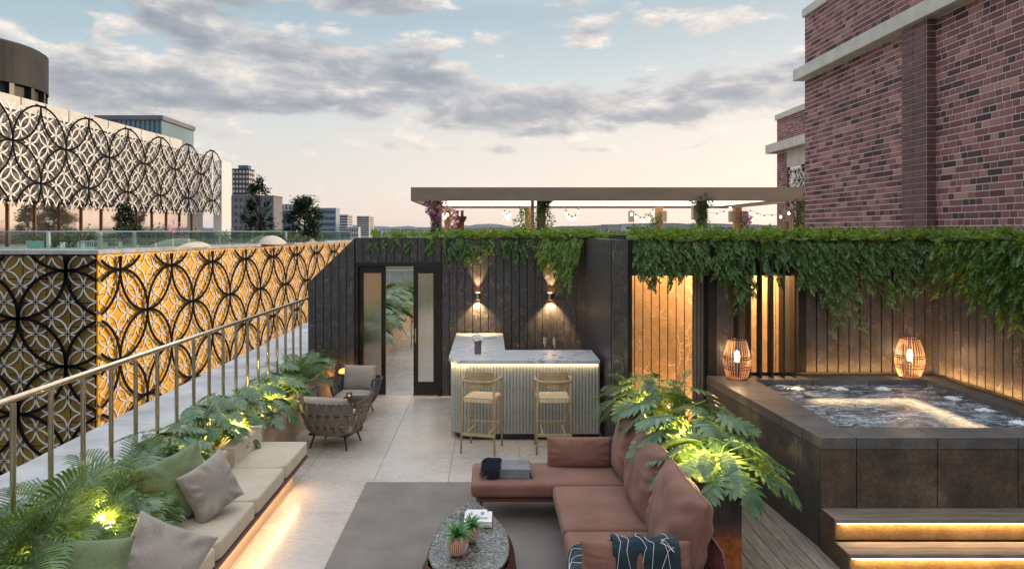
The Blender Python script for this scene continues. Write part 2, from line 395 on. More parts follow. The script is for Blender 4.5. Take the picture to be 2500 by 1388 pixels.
city_block('concrete_office', 'grey concrete slab block with vertical piers below the purple tower', 558, 668, 480, 470, c_grey, GLASSD, 9, 6, depth=20)
city_block('office_block', 'flat roofed white office with dark window bands between the two trees', 676, 722, 500, 700, c_white, GLASSD, 5, 5)
city_block('low_blue_office', 'low dark blue glazed block behind the gap between the trees', 660, 718, 517, 520, c_blue, GLASSD, 6, 4)
city_block('glass_office', 'teal glass office block with flat roof right of the dark bushy tree', 776, 820, 511, 420, GLASST, GLASSD, 1, 5, band=True)
city_block('striped_tower', 'blue and white banded tower next to the teal glass block', 820, 849, 526, 640, c_white, GLASSD, 1, 8, band=True, side=12)
city_block('white_tower', 'pale tower standing alone with thin blue window bands', 871, 901, 529, 800, c_white, GLASSD, 1, 9, band=True, side=12)
city_block('low_white_block', 'low white flats at the foot of the pale lone tower', 846, 875, 556, 560, c_white, GLASSD, 5, 2)
city_block('white_slab', 'long white slab far behind the pink flowered pergola post', 1010, 1058, 560, 1200, c_white, GLASSD, 9, 2)
city_block('white_office', 'white office with blue window bands left of the middle wooden pergola post', 1527, 1577, 551, 900, c_white, GLASSD, 1, 2, band=True)
city_block('wide_white_office', 'wide white office with blue bands between the right pergola posts', 1735, 1790, 552, 900, c_white, GLASSD, 1, 2, band=True)
city_block('pale_shed', 'pale low shed near the brick building behind the pergola', 1822, 1866, 560, 900, c_pale, GLASSD, 4, 1)
random.seed(11)
CITY = {}
spots = [(930, 561), (955, 560), (985, 562), (1130, 558), (1165, 561), (1210, 562), (1345, 561), (1385, 559), (1420, 562), (1470, 549), (1480, 560), (1620, 561), (1660, 559), (1700, 562), (1885, 561)]
desc = ['low pale warehouse', 'narrow white block', 'grey flats', 'old brick mill with flat roof', 'pale terrace row', 'long grey shed', 'white villa', 'small square tower', 'cream warehouse', 'hilltop block', 'row of brick houses', 'blue shed', 'small cream flats', 'grey depot', 'white cottage']
place = ['left of the pink flowered post', 'just left of the pergola roof end', 'under the left end of the pergola roof', 'right of the old brick chimney', 'on the skyline under the first bulb string', 'below the first drooping bulb string', 'right of the second leafy post', 'under the second bulb string', 'right of the second bulb string', 'on the ridge between the bulb strings', 'below the ridge block', 'right of the middle wooden post', 'midway to the third leafy post', 'left of the third leafy post', 'against the brick building edge']
for (px, py), d_, p_ in zip(spots, desc, place):
    Yd = 2300; X0 = (px - 1195) / 1700 * Yd; wd = random.uniform(18, 40); zt = 3 + (565 - py) / 1700 * Yd
    t = thing('distant_building', d_ + ' ' + p_, 'building', (X0, Yd, -26), 0, 'low buildings on the horizon')
    MB().box(0, wd, 0, 14, 0, zt + 26).build('wall', random.choice([c_white, c_grey, c_brick, c_pale]), t)
    MB().box(-1, wd + 1, -1, 15, zt + 26, zt + 27.6).build('roof', random.choice([c_grey, c_brick, c_dark]), t)
# old brick chimney seen under the left end of the pergola
t = thing('brick_chimney', 'old red brick chimney stack with dark cap behind the left pergola post', 'chimney', (-1.5, 31, -4))
BRK = mk('chimney_brick', srgb(120, 52, 38), srgb(80, 34, 28), scale=2, rough=.9)
MB().box(-.02, .36, 0, .4, 0, 7.45).build('stack', BRK, t)
mb = MB(); mb.box(-.08, .42, -.06, .46, 7.45, 7.55); mb.box(-.13, .47, -.11, .51, 7.55, 7.68); mb.build('cap', BLACK, t); MB().box(-.06, .4, -.04, .44, 7.0, 7.08).build('brick_band', BLACK, t)
mb = MB()
for xx in (.06, .28): mb.lathe([(.07, 0), (.06, .2), (.08, .22), (.08, .26)], 10, (xx, .2, 7.68))
mb.build('chimney_pot', BRK, t)

# ================================================================= RINGED BUILDING ON THE LEFT
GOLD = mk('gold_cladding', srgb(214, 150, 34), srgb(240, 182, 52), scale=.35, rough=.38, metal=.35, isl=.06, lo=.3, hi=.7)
GOLD_SHADE = mk('shaded_gold_cladding', srgb(112, 88, 36), srgb(150, 118, 46), scale=.35, rough=.45, metal=.3, isl=.07)  # gold panels of the front section, its shade put into the colour
GREYC = mk('grey_cladding', srgb(84, 80, 77), srgb(106, 101, 96), scale=.4, rough=.6, isl=.06)
RINGB = mk('black_ring_metal', (.004, .004, .005), (.007, .007, .008), rough=.8, spec=.1)
RINGW = mk('silver_ring_metal', srgb(205, 203, 202), srgb(228, 226, 224), rough=.4, metal=.15)
CONC = mk('pale_concrete', srgb(146, 146, 148), srgb(186, 185, 186), scale=1.3, rough=.75, bump=.15)
library = thing('ringed_building', 'large stepped building faced in gold and grey under interlocking black and silver rings', 'building', (0, 0, 0))
def plane_fn(P0, u, nrm):
    P0 = Vector(P0); u = Vector(u).normalized(); nrm = Vector(nrm).normalized()
    return lambda s, z, d: (P0.x + u.x * s + nrm.x * d, P0.y + u.y * s + nrm.y * d, z)
def rings(pf, s0, s1, z0, z1, sa, za, a, w, d0, d1, nseg, clip=True):
    """interlaced circles of radius a centred on a checkerboard of pitch a; kept inside the given rectangle"""
    mb = MB()
    for i in range(int((s0 - sa) / a) - 3, int((s1 - sa) / a) + 4):
        for j in range(int((z0 - za) / a) - 3, int((z1 - za) / a) + 4):
            if (i + j) % 2: continue
            cs, cz = sa + i * a, za + j * a
            prev = None
            for k in range(nseg + 1):
                an = 2 * math.pi * k / nseg; c, sn = math.cos(an), math.sin(an)
                s_, z_ = cs + c * a, cz + sn * a
                if s0 <= s_ <= s1 and z0 <= z_ <= z1:
                    q = [pf(cs + c * (a - w), cz + sn * (a - w), d0), pf(cs + c * (a + w), cz + sn * (a + w), d0), pf(cs + c * (a + w), cz + sn * (a + w), d1), pf(cs + c * (a - w), cz + sn * (a - w), d1)]
                    if prev is not None:
                        mb.add(prev + q, [(0, 1, 5, 4), (1, 2, 6, 5), (2, 3, 7, 6), (3, 0, 4, 7)])
                    prev = q
                else: prev = None
    return mb
def cladding(pf, s0, s1, z0, z1, sw, zh, d0=0.0, d1=.12, g=.03):
    mb = MB(); s = s0
    while s < s1 - 1e-3:
        z = z0
        while z < z1 - 1e-3:
            a, b_, c, d = s + g, min(s + sw, s1) - g, z + g, min(z + zh, z1) - g
            v = [pf(a, c, d0), pf(b_, c, d0), pf(b_, d, d0), pf(a, d, d0), pf(a, c, d1), pf(b_, c, d1), pf(b_, d, d1), pf(a, d, d1)]
            mb.add(v, [(4, 5, 6, 7), (0, 1, 5, 4), (1, 2, 6, 5), (2, 3, 7, 6), (3, 0, 4, 7)]); z += zh
        s += sw
    return mb
A = 2.7
CX, CY = -22.4, 39.6
pfF = plane_fn((CX, CY, 0), (-1, 0, 0), (0, -1, 0))              # section facing the camera, s runs left
pfG = plane_fn((CX, CY, 0), (.12, 1, 0), (1, -.12, 0))           # long gold flank
LG = 46.5; ZT = 1.72; ZB = -24
mb = MB(); 
def solid(mb, pts, z0, z1): mb.prism(pts, z0, z1)
gx, gy = .1191 * LG, .9929 * LG
mb.prism([(CX, CY), (CX + gx, CY + gy), (CX + gx - 30, CY + gy), (CX - 30, CY)], ZB, ZT - .05)
mb.build('lower_core', BLACKM, library)
cladding(pfF, 0, 16, ZB, ZT, 1.35, 1.35, .02, .12).build('shaded_cladding', GOLD_SHADE, library)
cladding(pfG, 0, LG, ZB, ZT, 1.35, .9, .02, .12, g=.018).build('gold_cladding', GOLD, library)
rings(pfF, -.3, 14, -14.5, ZT - .05, 23.88 - 22.4, -1.89, A, .080, .30, .38, 64).build('black_rings', RINGB, library)
rings(pfF, -.2, 14, -14.5, ZT - .05, 23.88 - 22.4, -1.89, A / 3, .040, .14, .19, 28).build('silver_rings', RINGW, library)
rings(pfG, .0, LG, -14.5, ZT - .1, 1.69 * 1.007, -1.89, A * .985, .085, .30, .36, 64).build('black_rings', RINGB, library)
rings(pfG, .0, LG, -14.5, ZT - .05, 1.69 * 1.007, -1.89, A / 3 * .985, .042, .14, .17, 24).build('silver_rings', RINGW, library)
# terrace slab on the lower block
mb = MB(); mb.prism([(CX + .35, CY - .35), (CX + gx + .35, CY + gy), (CX + gx - 30, CY + gy), (CX - 30, CY - .35)], ZT, ZT + .22)
mb.build('terrace_slab', CONC, library)
# upper block
UX, UY = -31.7, 49.1
pfU = plane_fn((UX, UY, 0), (1.4, 27.9, 0), (1, -.05, 0))
s_0, s_1 = -14.0, 29.0; zu0, zu1 = 4.75, 11.6
e0 = pfU(s_0, 0, -1); e1 = pfU(s_1, 0, -1)
MB().prism([(e0[0], e0[1]), (e1[0], e1[1]), (e1[0] - 30, e1[1]), (e0[0] - 30, e0[1])], 5.2, 11.4).build('upper_core', BLACKM, library)
cladding(pfU, s_0, s_1, 5.2, 11.4, 2.7, 2.05, -1.0, -.9, g=.02).build('grey_cladding', GREYC, library)
rings(pfU, s_0, s_1 + .3, zu0, 11.9, 0.0, 9.1, A, .064, .05, .10, 64).build('black_rings', RINGB, library)
rings(pfU, s_0, s_1 + .3, zu0, 11.75, 0.0, 9.1, A / 3, .048, -.10, -.07, 24).build('silver_rings', RINGW, library)
pfE = plane_fn(pfU(s_1, 0, 0), (-1, .05, 0), (.05, 1, 0))
# glazed storey under the rings
DG = mk('dark_storefront_glass', (.55, .50, .46), (.75, .70, .66), rough=.04, metal=.92, scale=.3)
BRZ = mk('bronze_mullion', srgb(110, 72, 50), rough=.4, metal=.4)
mb = MB(); s = s_0
while s < s_1:
    a, b_ = s + .04, s + 2.66
    v = [pfU(a, ZT + .22, -2.0), pfU(b_, ZT + .22, -2.0), pfU(b_, 5.2, -2.0), pfU(a, 5.2, -2.0)]
    mb.add(v, [(0, 1, 2, 3)])
    fr = MB(); fr.add([pfU(s + w_, z_, d_) for z_ in (ZT + .22, 5.2) for (w_, d_) in ((.06, -2.0), (-.06, -2.0), (-.06, -1.88), (.06, -1.88))], [(0, 1, 5, 4), (1, 2, 6, 5), (2, 3, 7, 6), (3, 0, 4, 7)]); fr.build('mullion', BRZ, library)
    s += 2.7
mb.build('glazing', DG, library)
q0 = pfU(s_0, 0, -2.05); q1 = pfU(s_1 - 2, 0, -2.05)
MB().prism([(q0[0], q0[1]), (q1[0], q1[1]), (q1[0] - 26, q1[1]), (q0[0] - 26, q0[1])], ZT + .2, 5.25).build('glazed_core', BLACKM, library)
# end return, pale
mb = MB(); c0 = pfU(s_1 + .4, 0, -.9)
mb.prism([(c0[0], c0[1]), (c0[0] + .9, c0[1] + .1), (c0[0] + .9, c0[1] + 3), (c0[0], c0[1] + 3)], ZT + .2, 11.0); mb.build('pale_end_wall', RINGW, library)
# roof parapet fence
WH = mk('white_panel', srgb(196, 192, 188), srgb(214, 208, 202), scale=1, rough=.6)
mb = MB(); s = s_0
while s < s_1 - 4:
    mb.add([pfU(s + .05, 11.4, -3), pfU(s + 2.6, 11.4, -3), pfU(s + 2.6, 12.9, -3), pfU(s + .05, 12.9, -3), pfU(s + .05, 11.4, -3.1), pfU(s + 2.6, 11.4, -3.1), pfU(s + 2.6, 12.9, -3.1), pfU(s + .05, 12.9, -3.1)],
           [(0, 1, 2, 3), (5, 4, 7, 6), (3, 2, 6, 7), (1, 5, 6, 2), (0, 3, 7, 4)]); s += 2.7
mb.build('roof_parapet', WH, library)
# dark round drum on the roof
drum = thing('roof_drum', 'round dark grey drum with recessed panels on top of the ringed building', 'rooftop drum', (-54.0, 70, 11.4))
DRM = mk('drum_grey', srgb(40, 38, 40), srgb(52, 50, 52), scale=.5, rough=.6, spec=.2)
MB().lathe([(8.2, 6.0), (8.2, 9.9), (7.9, 10.1), (0, 10.1)], 64).build('rim_band', DRM, drum, smooth=False)
MB().lathe([(7.6, 0), (7.6, 6.02)], 64).build('drum_wall', mk('drum_recess', srgb(40, 37, 34), srgb(62, 56, 50), rough=.6), drum)
for k in range(20):
    an = 2 * math.pi * k / 20; M = Matrix.Rotation(an, 4, 'Z')
    MB().box(7.5, 8.1, -.25, .25, 0, 6.0, M=M).build('pier', BLACK, drum)
# grey slatted block behind the roof
t = thing('slatted_roof_block', 'blue grey slatted box rising behind the white roof parapet', 'building', (-62, 110, 11))
MB().box(0, 10.2, 0, 12, 0, 9.6).build('wall', GLASST, t)
MB().box(-.3, 10.5, -.3, 12, 9.6, 10.3).build('roof', c_grey, t)
for k in range(14): MB().box(k * .75, k * .75 + .12, -.25, 0, 0, 9.6).build('fin', c_blue, t)
# glass balustrade on the library terrace
def clear_glass(name, tint, rough=.0, op=.22):
    m, nt, b = newmat(name); b.inputs['Base Color'].default_value = (*tint, 1); b.inputs['Roughness'].default_value = .03; b.inputs['Specular IOR Level'].default_value = .6
    tr = N(nt, 'ShaderNodeBsdfTransparent', {0: (*tint, 1)}); gl = N(nt, 'ShaderNodeBsdfGlossy', {0: (1, 1, 1, 1), 1: .02})
    fr = N(nt, 'ShaderNodeFresnel', {0: 1.5}); mx = N(nt, 'ShaderNodeMixShader', {0: MA(nt, 'MULTIPLY_ADD', fr.outputs[0], .8, 0.0), 1: tr.outputs[0], 2: gl.outputs[0]})
    nt.links.new(mx.outputs[0], nt.nodes['Material Output'].inputs[0]); return m
CG = clear_glass('balustrade_glass', (.80, .92, .88))
STL = mk('brushed_steel', (.5, .5, .5), (.6, .6, .6), rough=.3, metal=1.0, scale=30)
bal = thing('glass_balustrade', 'long clear glass balustrade with steel handrail on the ringed building terrace', 'balustrade', (CX, CY, ZT + .22))
def bal_run(pf, s0, s1, n):
    g = MB(); L = (s1 - s0) / n
    for k in range(n):
        a, b_ = s0 + k * L + .04, s0 + (k + 1) * L - .04
        o = MB(); o.add([tuple(Vector(pf(q, z, d)) - Vector((CX, CY, ZT + .22))) for d in (-.05, -.07) for z in (ZT + .26, 2.96) for q in (a, b_)], [(0, 1, 3, 2), (4, 6, 7, 5), (2, 3, 7, 6)])
        o.build('glass_panel', CG, bal)
    p = [tuple(Vector(pf(q, 3.0, -.06)) - Vector((CX, CY, ZT + .22))) for q in (s0, s1)]
    MB().tube(p, .035, 6).build('handrail', STL, bal)
bal_run(pfF, 0, 12, 6); bal_run(pfG, 0, 33.5, 17); bal_run(pfG, 33.8, 46, 6)

# ================================================================= BRICK BUILDING ON THE RIGHT
def brick_mat():
    m, nt, b = newmat('mauve_brick'); g = N(nt, 'ShaderNodeNewGeometry'); tc = N(nt, 'ShaderNodeTexCoord')
    c = RAMP(nt, g.outputs['Random Per Island'], [(0, srgb(66, 46, 52)), (.12, srgb(88, 57, 60)), (.24, srgb(116, 73, 75)), (.5, srgb(132, 84, 85)), (.76, srgb(146, 96, 95)), (.9, srgb(162, 112, 108)), (1, srgb(178, 132, 124))])
    n = N(nt, 'ShaderNodeTexNoise', {0: tc.outputs['Object'], 'Scale': 45, 'Detail': 5}); n2 = N(nt, 'ShaderNodeTexNoise', {0: tc.outputs['Object'], 'Scale': .7, 'Detail': 4})
    h = N(nt, 'ShaderNodeHueSaturation', {'Value': MA(nt, 'ADD', MA(nt, 'MULTIPLY', n.outputs[0], .5), MA(nt, 'MULTIPLY_ADD', n2.outputs[0], .5, .5)), 'Color': c})
    nt.links.new(h.outputs[0], b.inputs['Base Color']); b.inputs['Roughness'].default_value = .8
    bp = N(nt, 'ShaderNodeBump', {'Strength': .5, 'Distance': .006, 'Height': n.outputs[0]}); nt.links.new(bp.outputs[0], b.inputs['Normal']); return m
BRICK = brick_mat(); MORTAR = mk('mortar', srgb(206, 196, 190), srgb(222, 212, 206), scale=8, rough=.95)
STONE = mk('pale_stone', srgb(196, 191, 180), srgb(216, 211, 200), scale=2.5, rough=.8, bump=.25, bscale=30)
def bricks(mb, pf, s0, s1, z0, z1, course=.0985, seed=1, hole=None, solid=False):
    rnd = random.Random(seed); r = 0; z = z0; mo = .0078
    while z < z1 - .02:
        s = s0 - rnd.uniform(0, .1) if not solid else s0; ph = .42 if r % 2 == 0 else .80
        while s < s1:
            w = .142 if rnd.random() < ph else .298
            if solid: w = .45
            a, b_ = max(s, s0) + mo, min(s + w, s1) - mo; c, d = z + mo, min(z + course, z1) - mo
            if b_ - a > .02 and not (hole and hole(s, z)):
                ch = .003
                v = [pf(a, c, 0), pf(b_, c, 0), pf(b_, d, 0), pf(a, d, 0), pf(a + ch, c + ch, .007), pf(b_ - ch, c + ch, .007), pf(b_ - ch, d - ch, .007), pf(a + ch, d - ch, .007)]
                mb.add(v, [(4, 5, 6, 7), (0, 1, 5, 4), (1, 2, 6, 5), (2, 3, 7, 6), (3, 0, 4, 7)])
            s += w
        z += course; r += 1
BX, BY = 7.0, 15.45
bb = thing('brick_building', 'tall mauve brick building with pale stone cornices beside the hot tub terrace', 'building', (BX, BY, 0))
loc = Vector((BX, BY, 0))
def pfl(P0, u, n_):
    f = plane_fn(tuple(Vector(P0) - loc), u, n_); return f
MB().box(0, 9, -11, 0, 0, 7.75).build('mortar_core', MORTAR, bb)
pS = pfl((BX, BY, 0), (0, -1, 0), (-1, 0, 0))
mb = MB(); bricks(mb, pS, 0, 11, 2.2, 6.33, seed=3); mb.build('lower_brickwork', BRICK, bb)
mb = MB(); bricks(mb, pS, 0, 11, 6.61, 7.75, seed=5); mb.build('upper_brickwork', BRICK, bb)
MB().box(-.22, 9, -11, .12, 6.35, 6.60).build('cornice', STONE, bb, bevel=.012)
MB().box(-.05, 9, -11, .05, 7.75, 7.93).build('coping', STONE, bb, bevel=.01)
# pilaster
py0, py1 = 10.92, 11.55
MB().box(-.15, 0, py0 - BY, py1 - BY, 2.2, 6.35).build('pilaster_core', MORTAR, bb)
mb = MB(); pP = pfl((BX - .15, py1, 0), (0, -1, 0), (-1, 0, 0)); r = 0
for z in [2.2 + .0985 * k for k in range(42)]:
    for a, w in ((0, .315), (.315, .315)):
        v = [pP(a + .004, z + .005, 0), pP(a + w - .004, z + .005, 0), pP(a + w - .004, z + .0935, 0), pP(a + .004, z + .0935, 0)]
        v += [pP(a + .009, z + .009, .012), pP(a + w - .009, z + .009, .012), pP(a + w - .009, z + .0895, .012), pP(a + .009, z + .0895, .012)]
        mb.add(v, [(4, 5, 6, 7), (0, 1, 5, 4), (1, 2, 6, 5), (2, 3, 7, 6), (3, 0, 4, 7)])
pQ = pfl((BX - .15, py0, 0), (1, 0, 0), (0, -1, 0))
for z in [2.2 + .0985 * k for k in range(42)]:
    v = [pQ(.004, z + .005, 0), pQ(.146, z + .005, 0), pQ(.146, z + .0935, 0), pQ(.004, z + .0935, 0), pQ(.006, z + .009, .012), pQ(.14, z + .009, .012), pQ(.14, z + .0895, .012), pQ(.006, z + .0895, .012)]
    mb.add(v, [(4, 5, 6, 7), (0, 1, 5, 4), (1, 2, 6, 5), (2, 3, 7, 6), (3, 0, 4, 7)])
PIL = mk('pilaster_brick', srgb(98, 68, 70), srgb(124, 90, 90), scale=9, rough=.8, isl=.15, bump=.3, bscale=60)
mb.build('pilaster', PIL, bb)
# the lower, further wing
loc = Vector((14.0, 33.9, 0))
wg = thing('brick_wing', 'lower brick wing with a window behind the right end of the pergola', 'building', tuple(loc))
MB().box(0, 9, -8, 0, 0, 8.4).build('mortar_core', MORTAR, wg)
pW = pfl((14.0, 33.9, 0), (0, -1, 0), (-1, 0, 0))
mb = MB(); bricks(mb, pW, 0, 5, 2.4, 6.75, seed=8, hole=lambda s, z: s > 1.15 and z > 2.5)
mb.build('lower_brickwork', BRICK, wg); mb = MB(); bricks(mb, pW, 0, 5, 7.25, 8.4, seed=9); mb.build('upper_brickwork', BRICK, wg)
MB().box(-.45, 9, -8, .3, 6.8, 7.22).build('cornice', STONE, wg)
MB().box(-.08, 9, -8, .08, 8.4, 8.66).build('coping', STONE, wg)
MB().box(-.06, .0, -5, -1.25, 6.0, 6.8).build('lintel', STONE, wg)
MB().box(-.012, .0, -5, -1.25, 2.4, 6.0).build('window_pane', DG, wg)
mb = MB()
for k in range(3): mb.box(-.08, -.012, -1.37 - k * 1.5, -1.25 - k * 1.5, 2.4, 6.0)
mb.build('window_frame', BRZ, wg)
rings(pfl((14.0, 33.9, 0), (0, -1, 0), (-1, 0, 0)), 1.6, 3.4, 3.4, 5.9, 2.3, 4.9, .42, .035, .10, .14, 24).build('window_tracery', WH, wg)
# ================================================================= LIGHT HELPERS (lamps that the terrace really has)
WARM = (1.0, .62, .28); AMBER = (1.0, .50, .16)
LEDM = emit('warm_led', (1.0, .66, .30), 4.0)
def area(name, loc, sx, sy, rot, power, col=WARM, parent=None, spread=180):
    d = bpy.data.lights.new(name, 'AREA'); d.shape = 'RECTANGLE'; d.size = sx; d.size_y = sy; d.energy = power; d.color = col; d.spread = R(spread)
    o = bpy.data.objects.new(name, d); COL.objects.link(o); o.location = loc; o.rotation_euler = rot
    if parent: o.parent = parent
    return o
def point(name, loc, power, r=.03, col=WARM, parent=None):
    d = bpy.data.lights.new(name, 'POINT'); d.energy = power; d.shadow_soft_size = r; d.color = col
    o = bpy.data.objects.new(name, d); COL.objects.link(o); o.location = loc
    if parent: o.parent = parent
    return o
def spot(name, loc, rot, power, ang, blend=.5, r=.02, col=WARM, parent=None):
    d = bpy.data.lights.new(name, 'SPOT'); d.energy = power; d.spot_size = R(ang); d.spot_blend = blend; d.shadow_soft_size = r; d.color = col
    o = bpy.data.objects.new(name, d); COL.objects.link(o); o.location = loc; o.rotation_euler = rot
    if parent: o.parent = parent
    return o

# ================================================================= DARK MARBLE WALLS
HW = 2.8875
def panel_run(mb, x0, x1, y, zt, pitch=.1425, gap=.013, th=.03, skip=None, z0=0.0):
    x = x0
    while x < x1 - .01:
        a, b_ = x + gap / 2, min(x + pitch, x1) - gap / 2
        ztl, ztr = zt(a), zt(b_)
        segs = skip((a + b_) / 2) if skip else [(z0, None)]
        for (lo, hi) in segs:
            zl, zr = (ztl, ztr) if hi is None else (hi, hi)
            vs = [(a, y - th, lo), (b_, y - th, lo), (b_, y, lo), (a, y, lo), (a, y - th, zl), (b_, y - th, zr), (b_, y, zr), (a, y, zl)]
            mb.add(vs, [(0, 1, 5, 4), (1, 2, 6, 5), (2, 3, 7, 6), (3, 0, 4, 7), (4, 5, 6, 7), (3, 2, 1, 0)])
        x += pitch
WY = 12.75
ztop = lambda x: HW if x >= -2.45 else HW + (x + 2.45) * (HW - 2.0625) / .87
DX0, DX1, DH = -2.4525, -.8775, 2.4375
w1 = thing('bar_wall', 'dark marble slatted wall with sloped left end behind the bar and sliding doors', 'wall', (0, 0, 0))
mb = MB()
panel_run(mb, -3.32, DX0, WY, ztop); panel_run(mb, DX1, .97, WY, ztop)
panel_run(mb, DX0, DX1, WY, ztop, z0=DH)
# curved inside corner
arc = []
for k in range(9):
    a = k / 8 * math.pi / 2; arc.append((.97 + .72 * math.sin(a), WY - .9 * (1 - math.cos(a))))
for (xa, ya), (xb, yb) in zip(arc[:-1], arc[1:]):
    d = Vector((xb - xa, yb - ya, 0)); L = d.length; u = d / L; nrm = Vector((u.y, -u.x, 0)); g = .0065
    p = [Vector((xa, ya, 0)) + u * g, Vector((xa, ya, 0)) + u * (L - g)]; q = [a_ + nrm * .03 for a_ in p]
    vs = [q[0], q[1], p[1], p[0]]; vs = [(v.x, v.y, z) for z in (0, HW) for v in vs]
    mb.add(vs, [(0, 1, 5, 4), (1, 2, 6, 5), (2, 3, 7, 6), (3, 0, 4, 7), (4, 5, 6, 7)])
y = arc[-1][1]
while y > 9.56:
    ya = max(y - .1425, 9.52); mb.box(1.66, 1.69, ya + .0065, y - .0065, 0, HW); y -= .1425
mb.build('marble_panels', MAR, w1)
mb = MB()
def clipped(x0, x1, z0):   # backing slab behind the panels
    vs = [(x, y_, z) for y_ in (WY + .002, WY + .30) for x, z in ((x0, z0), (x1, z0), (x1, ztop(x1) - .002), (x0, ztop(x0) - .002))]
    mb.add(vs, [(0, 1, 2, 3), (7, 6, 5, 4), (3, 2, 6, 7), (1, 5, 6, 2), (0, 3, 7, 4), (4, 5, 1, 0)])
clipped(-3.32, -2.4526, 0); clipped(-2.4524, DX0 + .001, 0); clipped(DX0 + .002, DX1 - .002, DH); clipped(DX1, 1.9, 0)
bk = [(.9, WY + .004)] + [(x + .004, y_ + .004) for x, y_ in arc[1:]] + [(1.694, 9.53), (1.80, 9.53), (1.80, WY + .2), (.9, WY + .2)]
mb.prism(bk, 0, HW - .004)
mb.build('backing', BLACKM, w1)
MB().box(1.6725, 1.874, 9.42, 9.52, 0, HW + .002).box(1.80, 1.874, 9.52, 12.6, 0, HW - .001).build('end_post', MAR, w1)
# ---- sliding door set in the wall
FRM = mk('dark_door_frame', srgb(22, 16, 16), srgb(34, 24, 22), scale=3, stretch=(20, 20, 1), rough=.35, bump=.1)
def reeded():
    m, nt, b = newmat('reeded_glass'); tc = N(nt, 'ShaderNodeTexCoord'); sp = N(nt, 'ShaderNodeSeparateXYZ', {0: tc.outputs['Object']})
    w = MA(nt, 'SINE', MA(nt, 'MULTIPLY', sp.outputs[0], 6.283 / .017))
    bp = N(nt, 'ShaderNodeBump', {'Strength': 1.0, 'Distance': .006, 'Height': w})
    b.inputs['Base Color'].default_value = (.93, .93, .9, 1); b.inputs['Roughness'].default_value = .16; b.inputs['Transmission Weight'].default_value = 1.0; b.inputs['IOR'].default_value = 1.3
    nt.links.new(bp.outputs[0], b.inputs['Normal']); return m
REED = reeded()
door = thing('sliding_door', 'black framed pair of reeded glass sliding doors standing half open', 'door', (DX0, WY, 0))
W_ = DX1 - DX0
MB().box(0, .06, -.07, .22, 0, DH).box(W_ - .06, W_, -.07, .22, 0, DH).box(.06, W_ - .06, -.07, .22, DH - .07, DH).build('door_frame', FRM, door, bevel=.004)
def leaf(x0, x1, y, handle=None):
    f = MB(); s = .085
    f.box(x0, x0 + s, y, y + .045, .012, DH - .075).box(x1 - s, x1, y, y + .045, .012, DH - .075)
    f.box(x0 + s, x1 - s, y, y + .045, .012, .26).box(x0 + s, x1 - s, y, y + .045, DH - .20, DH - .075)
    o = f.build('door_leaf', FRM, door, bevel=.004)
    MB().box(x0 + s - .005, x1 - s + .005, y + .015, y + .03, .25, DH - .19).build('glass_pane', REED, o)
    if handle is not None:
        BR = mk('brass_handle', srgb(220, 160, 90), rough=.25, metal=1.0)
        h = MB().box(handle, handle + .022, y - .05, y - .035, .98, 1.24).box(handle + .004, handle + .018, y - .036, y, 1.0, 1.02).box(handle + .004, handle + .018, y - .036, y, 1.2, 1.22)
        h.build('door_handle', BR, o, bevel=.004)
leaf(.062, .55, .02); leaf(W_ - .51, W_ - .062, -.04, handle=W_ - .51 + .03)

# ---- hot tub screen wall (two lit openings, louvres)
SY = 9.45
w2 = thing('spa_wall', 'dark marble slatted wall with two lamp lit openings behind the hot tub', 'wall', (0, 0, 0))
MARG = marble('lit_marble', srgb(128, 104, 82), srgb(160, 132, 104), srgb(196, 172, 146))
mb = MB(); zc = lambda x: HW
OP1 = (1.93, 2.956); OP2 = (3.262, 4.18); ZO = 2.403
panel_run(mb, 1.93, 2.956, SY, zc, pitch=.1466, z0=ZO); panel_run(mb, 3.262, 4.18, SY, zc, pitch=.153, z0=ZO)
panel_run(mb, 3.067, 3.262, SY, zc, pitch=.195, z0=0); panel_run(mb, 4.277, 6.0, SY, zc, pitch=.1468, gap=.018, z0=1.10)
y = SY
while y > 3.0:
    mb.box(6.0, 6.03, y - .1466 + .009, y - .009, 1.10, HW); y -= .1466
mb.build('marble_panels', MAR, w2)
mb = MB()
mb.box(1.88, 1.93, SY - .035, SY + .25, 0, HW - .002); mb.box(1.93, 2.956, SY + .002, SY + .25, ZO + .003, HW - .002)
mb.box(2.956, 3.064, SY - .036, SY + .25, 0, HW - .002); mb.box(3.064, 3.262, SY + .002, SY + .25, 0, HW - .002)
mb.box(3.262, 4.18, SY + .002, SY + .25, ZO + .003, HW - .002); mb.box(4.18, 4.277, SY - .036, SY + .25, 1.0, HW - .002)
mb.box(4.277, 6.03, SY + .002, SY + .25, 1.0, HW - .002); mb.box(6.032, 6.25, 2.5, SY + .25, 1.0, HW - .002)
mb.build('backing', BLACKM, w2)
for k, x in enumerate([3.31 + .151 * i for i in range(6)]):
    MB().box(x - .012, x + .012, SY - .20, SY - .06, 1.06, 2.62).build('louvre_fin', BLACK, w2)
# lit rooms behind the openings
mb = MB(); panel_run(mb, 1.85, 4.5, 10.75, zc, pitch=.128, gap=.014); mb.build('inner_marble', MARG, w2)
MB().box(1.88, 4.6, 10.755, 10.9, 0, HW).box(4.45, 4.6, SY + .26, 10.75, 0, HW - .003).build('inner_backing', BLACKM, w2)
MB().box(1.875, 4.6, SY + .25, 10.9, HW, HW + .06).build('inner_ceiling', BLACKM, w2)
MB().box(1.95, 4.4, 10.40, 10.44, 2.83, 2.86).build('led_strip', LEDM, w2)
area('cove_lamp', (3.2, 10.42, 2.80), 2.4, .08, (R(28), 0, 0), 66, (1, .60, .24))
area('cove_lamp', (3.2, 10.35, .12), 2.4, .08, (R(150), 0, 0), 28, (1, .60, .24))
area('cove_lamp', (3.95, 10.2, 2.75), .9, .1, (R(35), 0, 0), 90, (1, .66, .32))
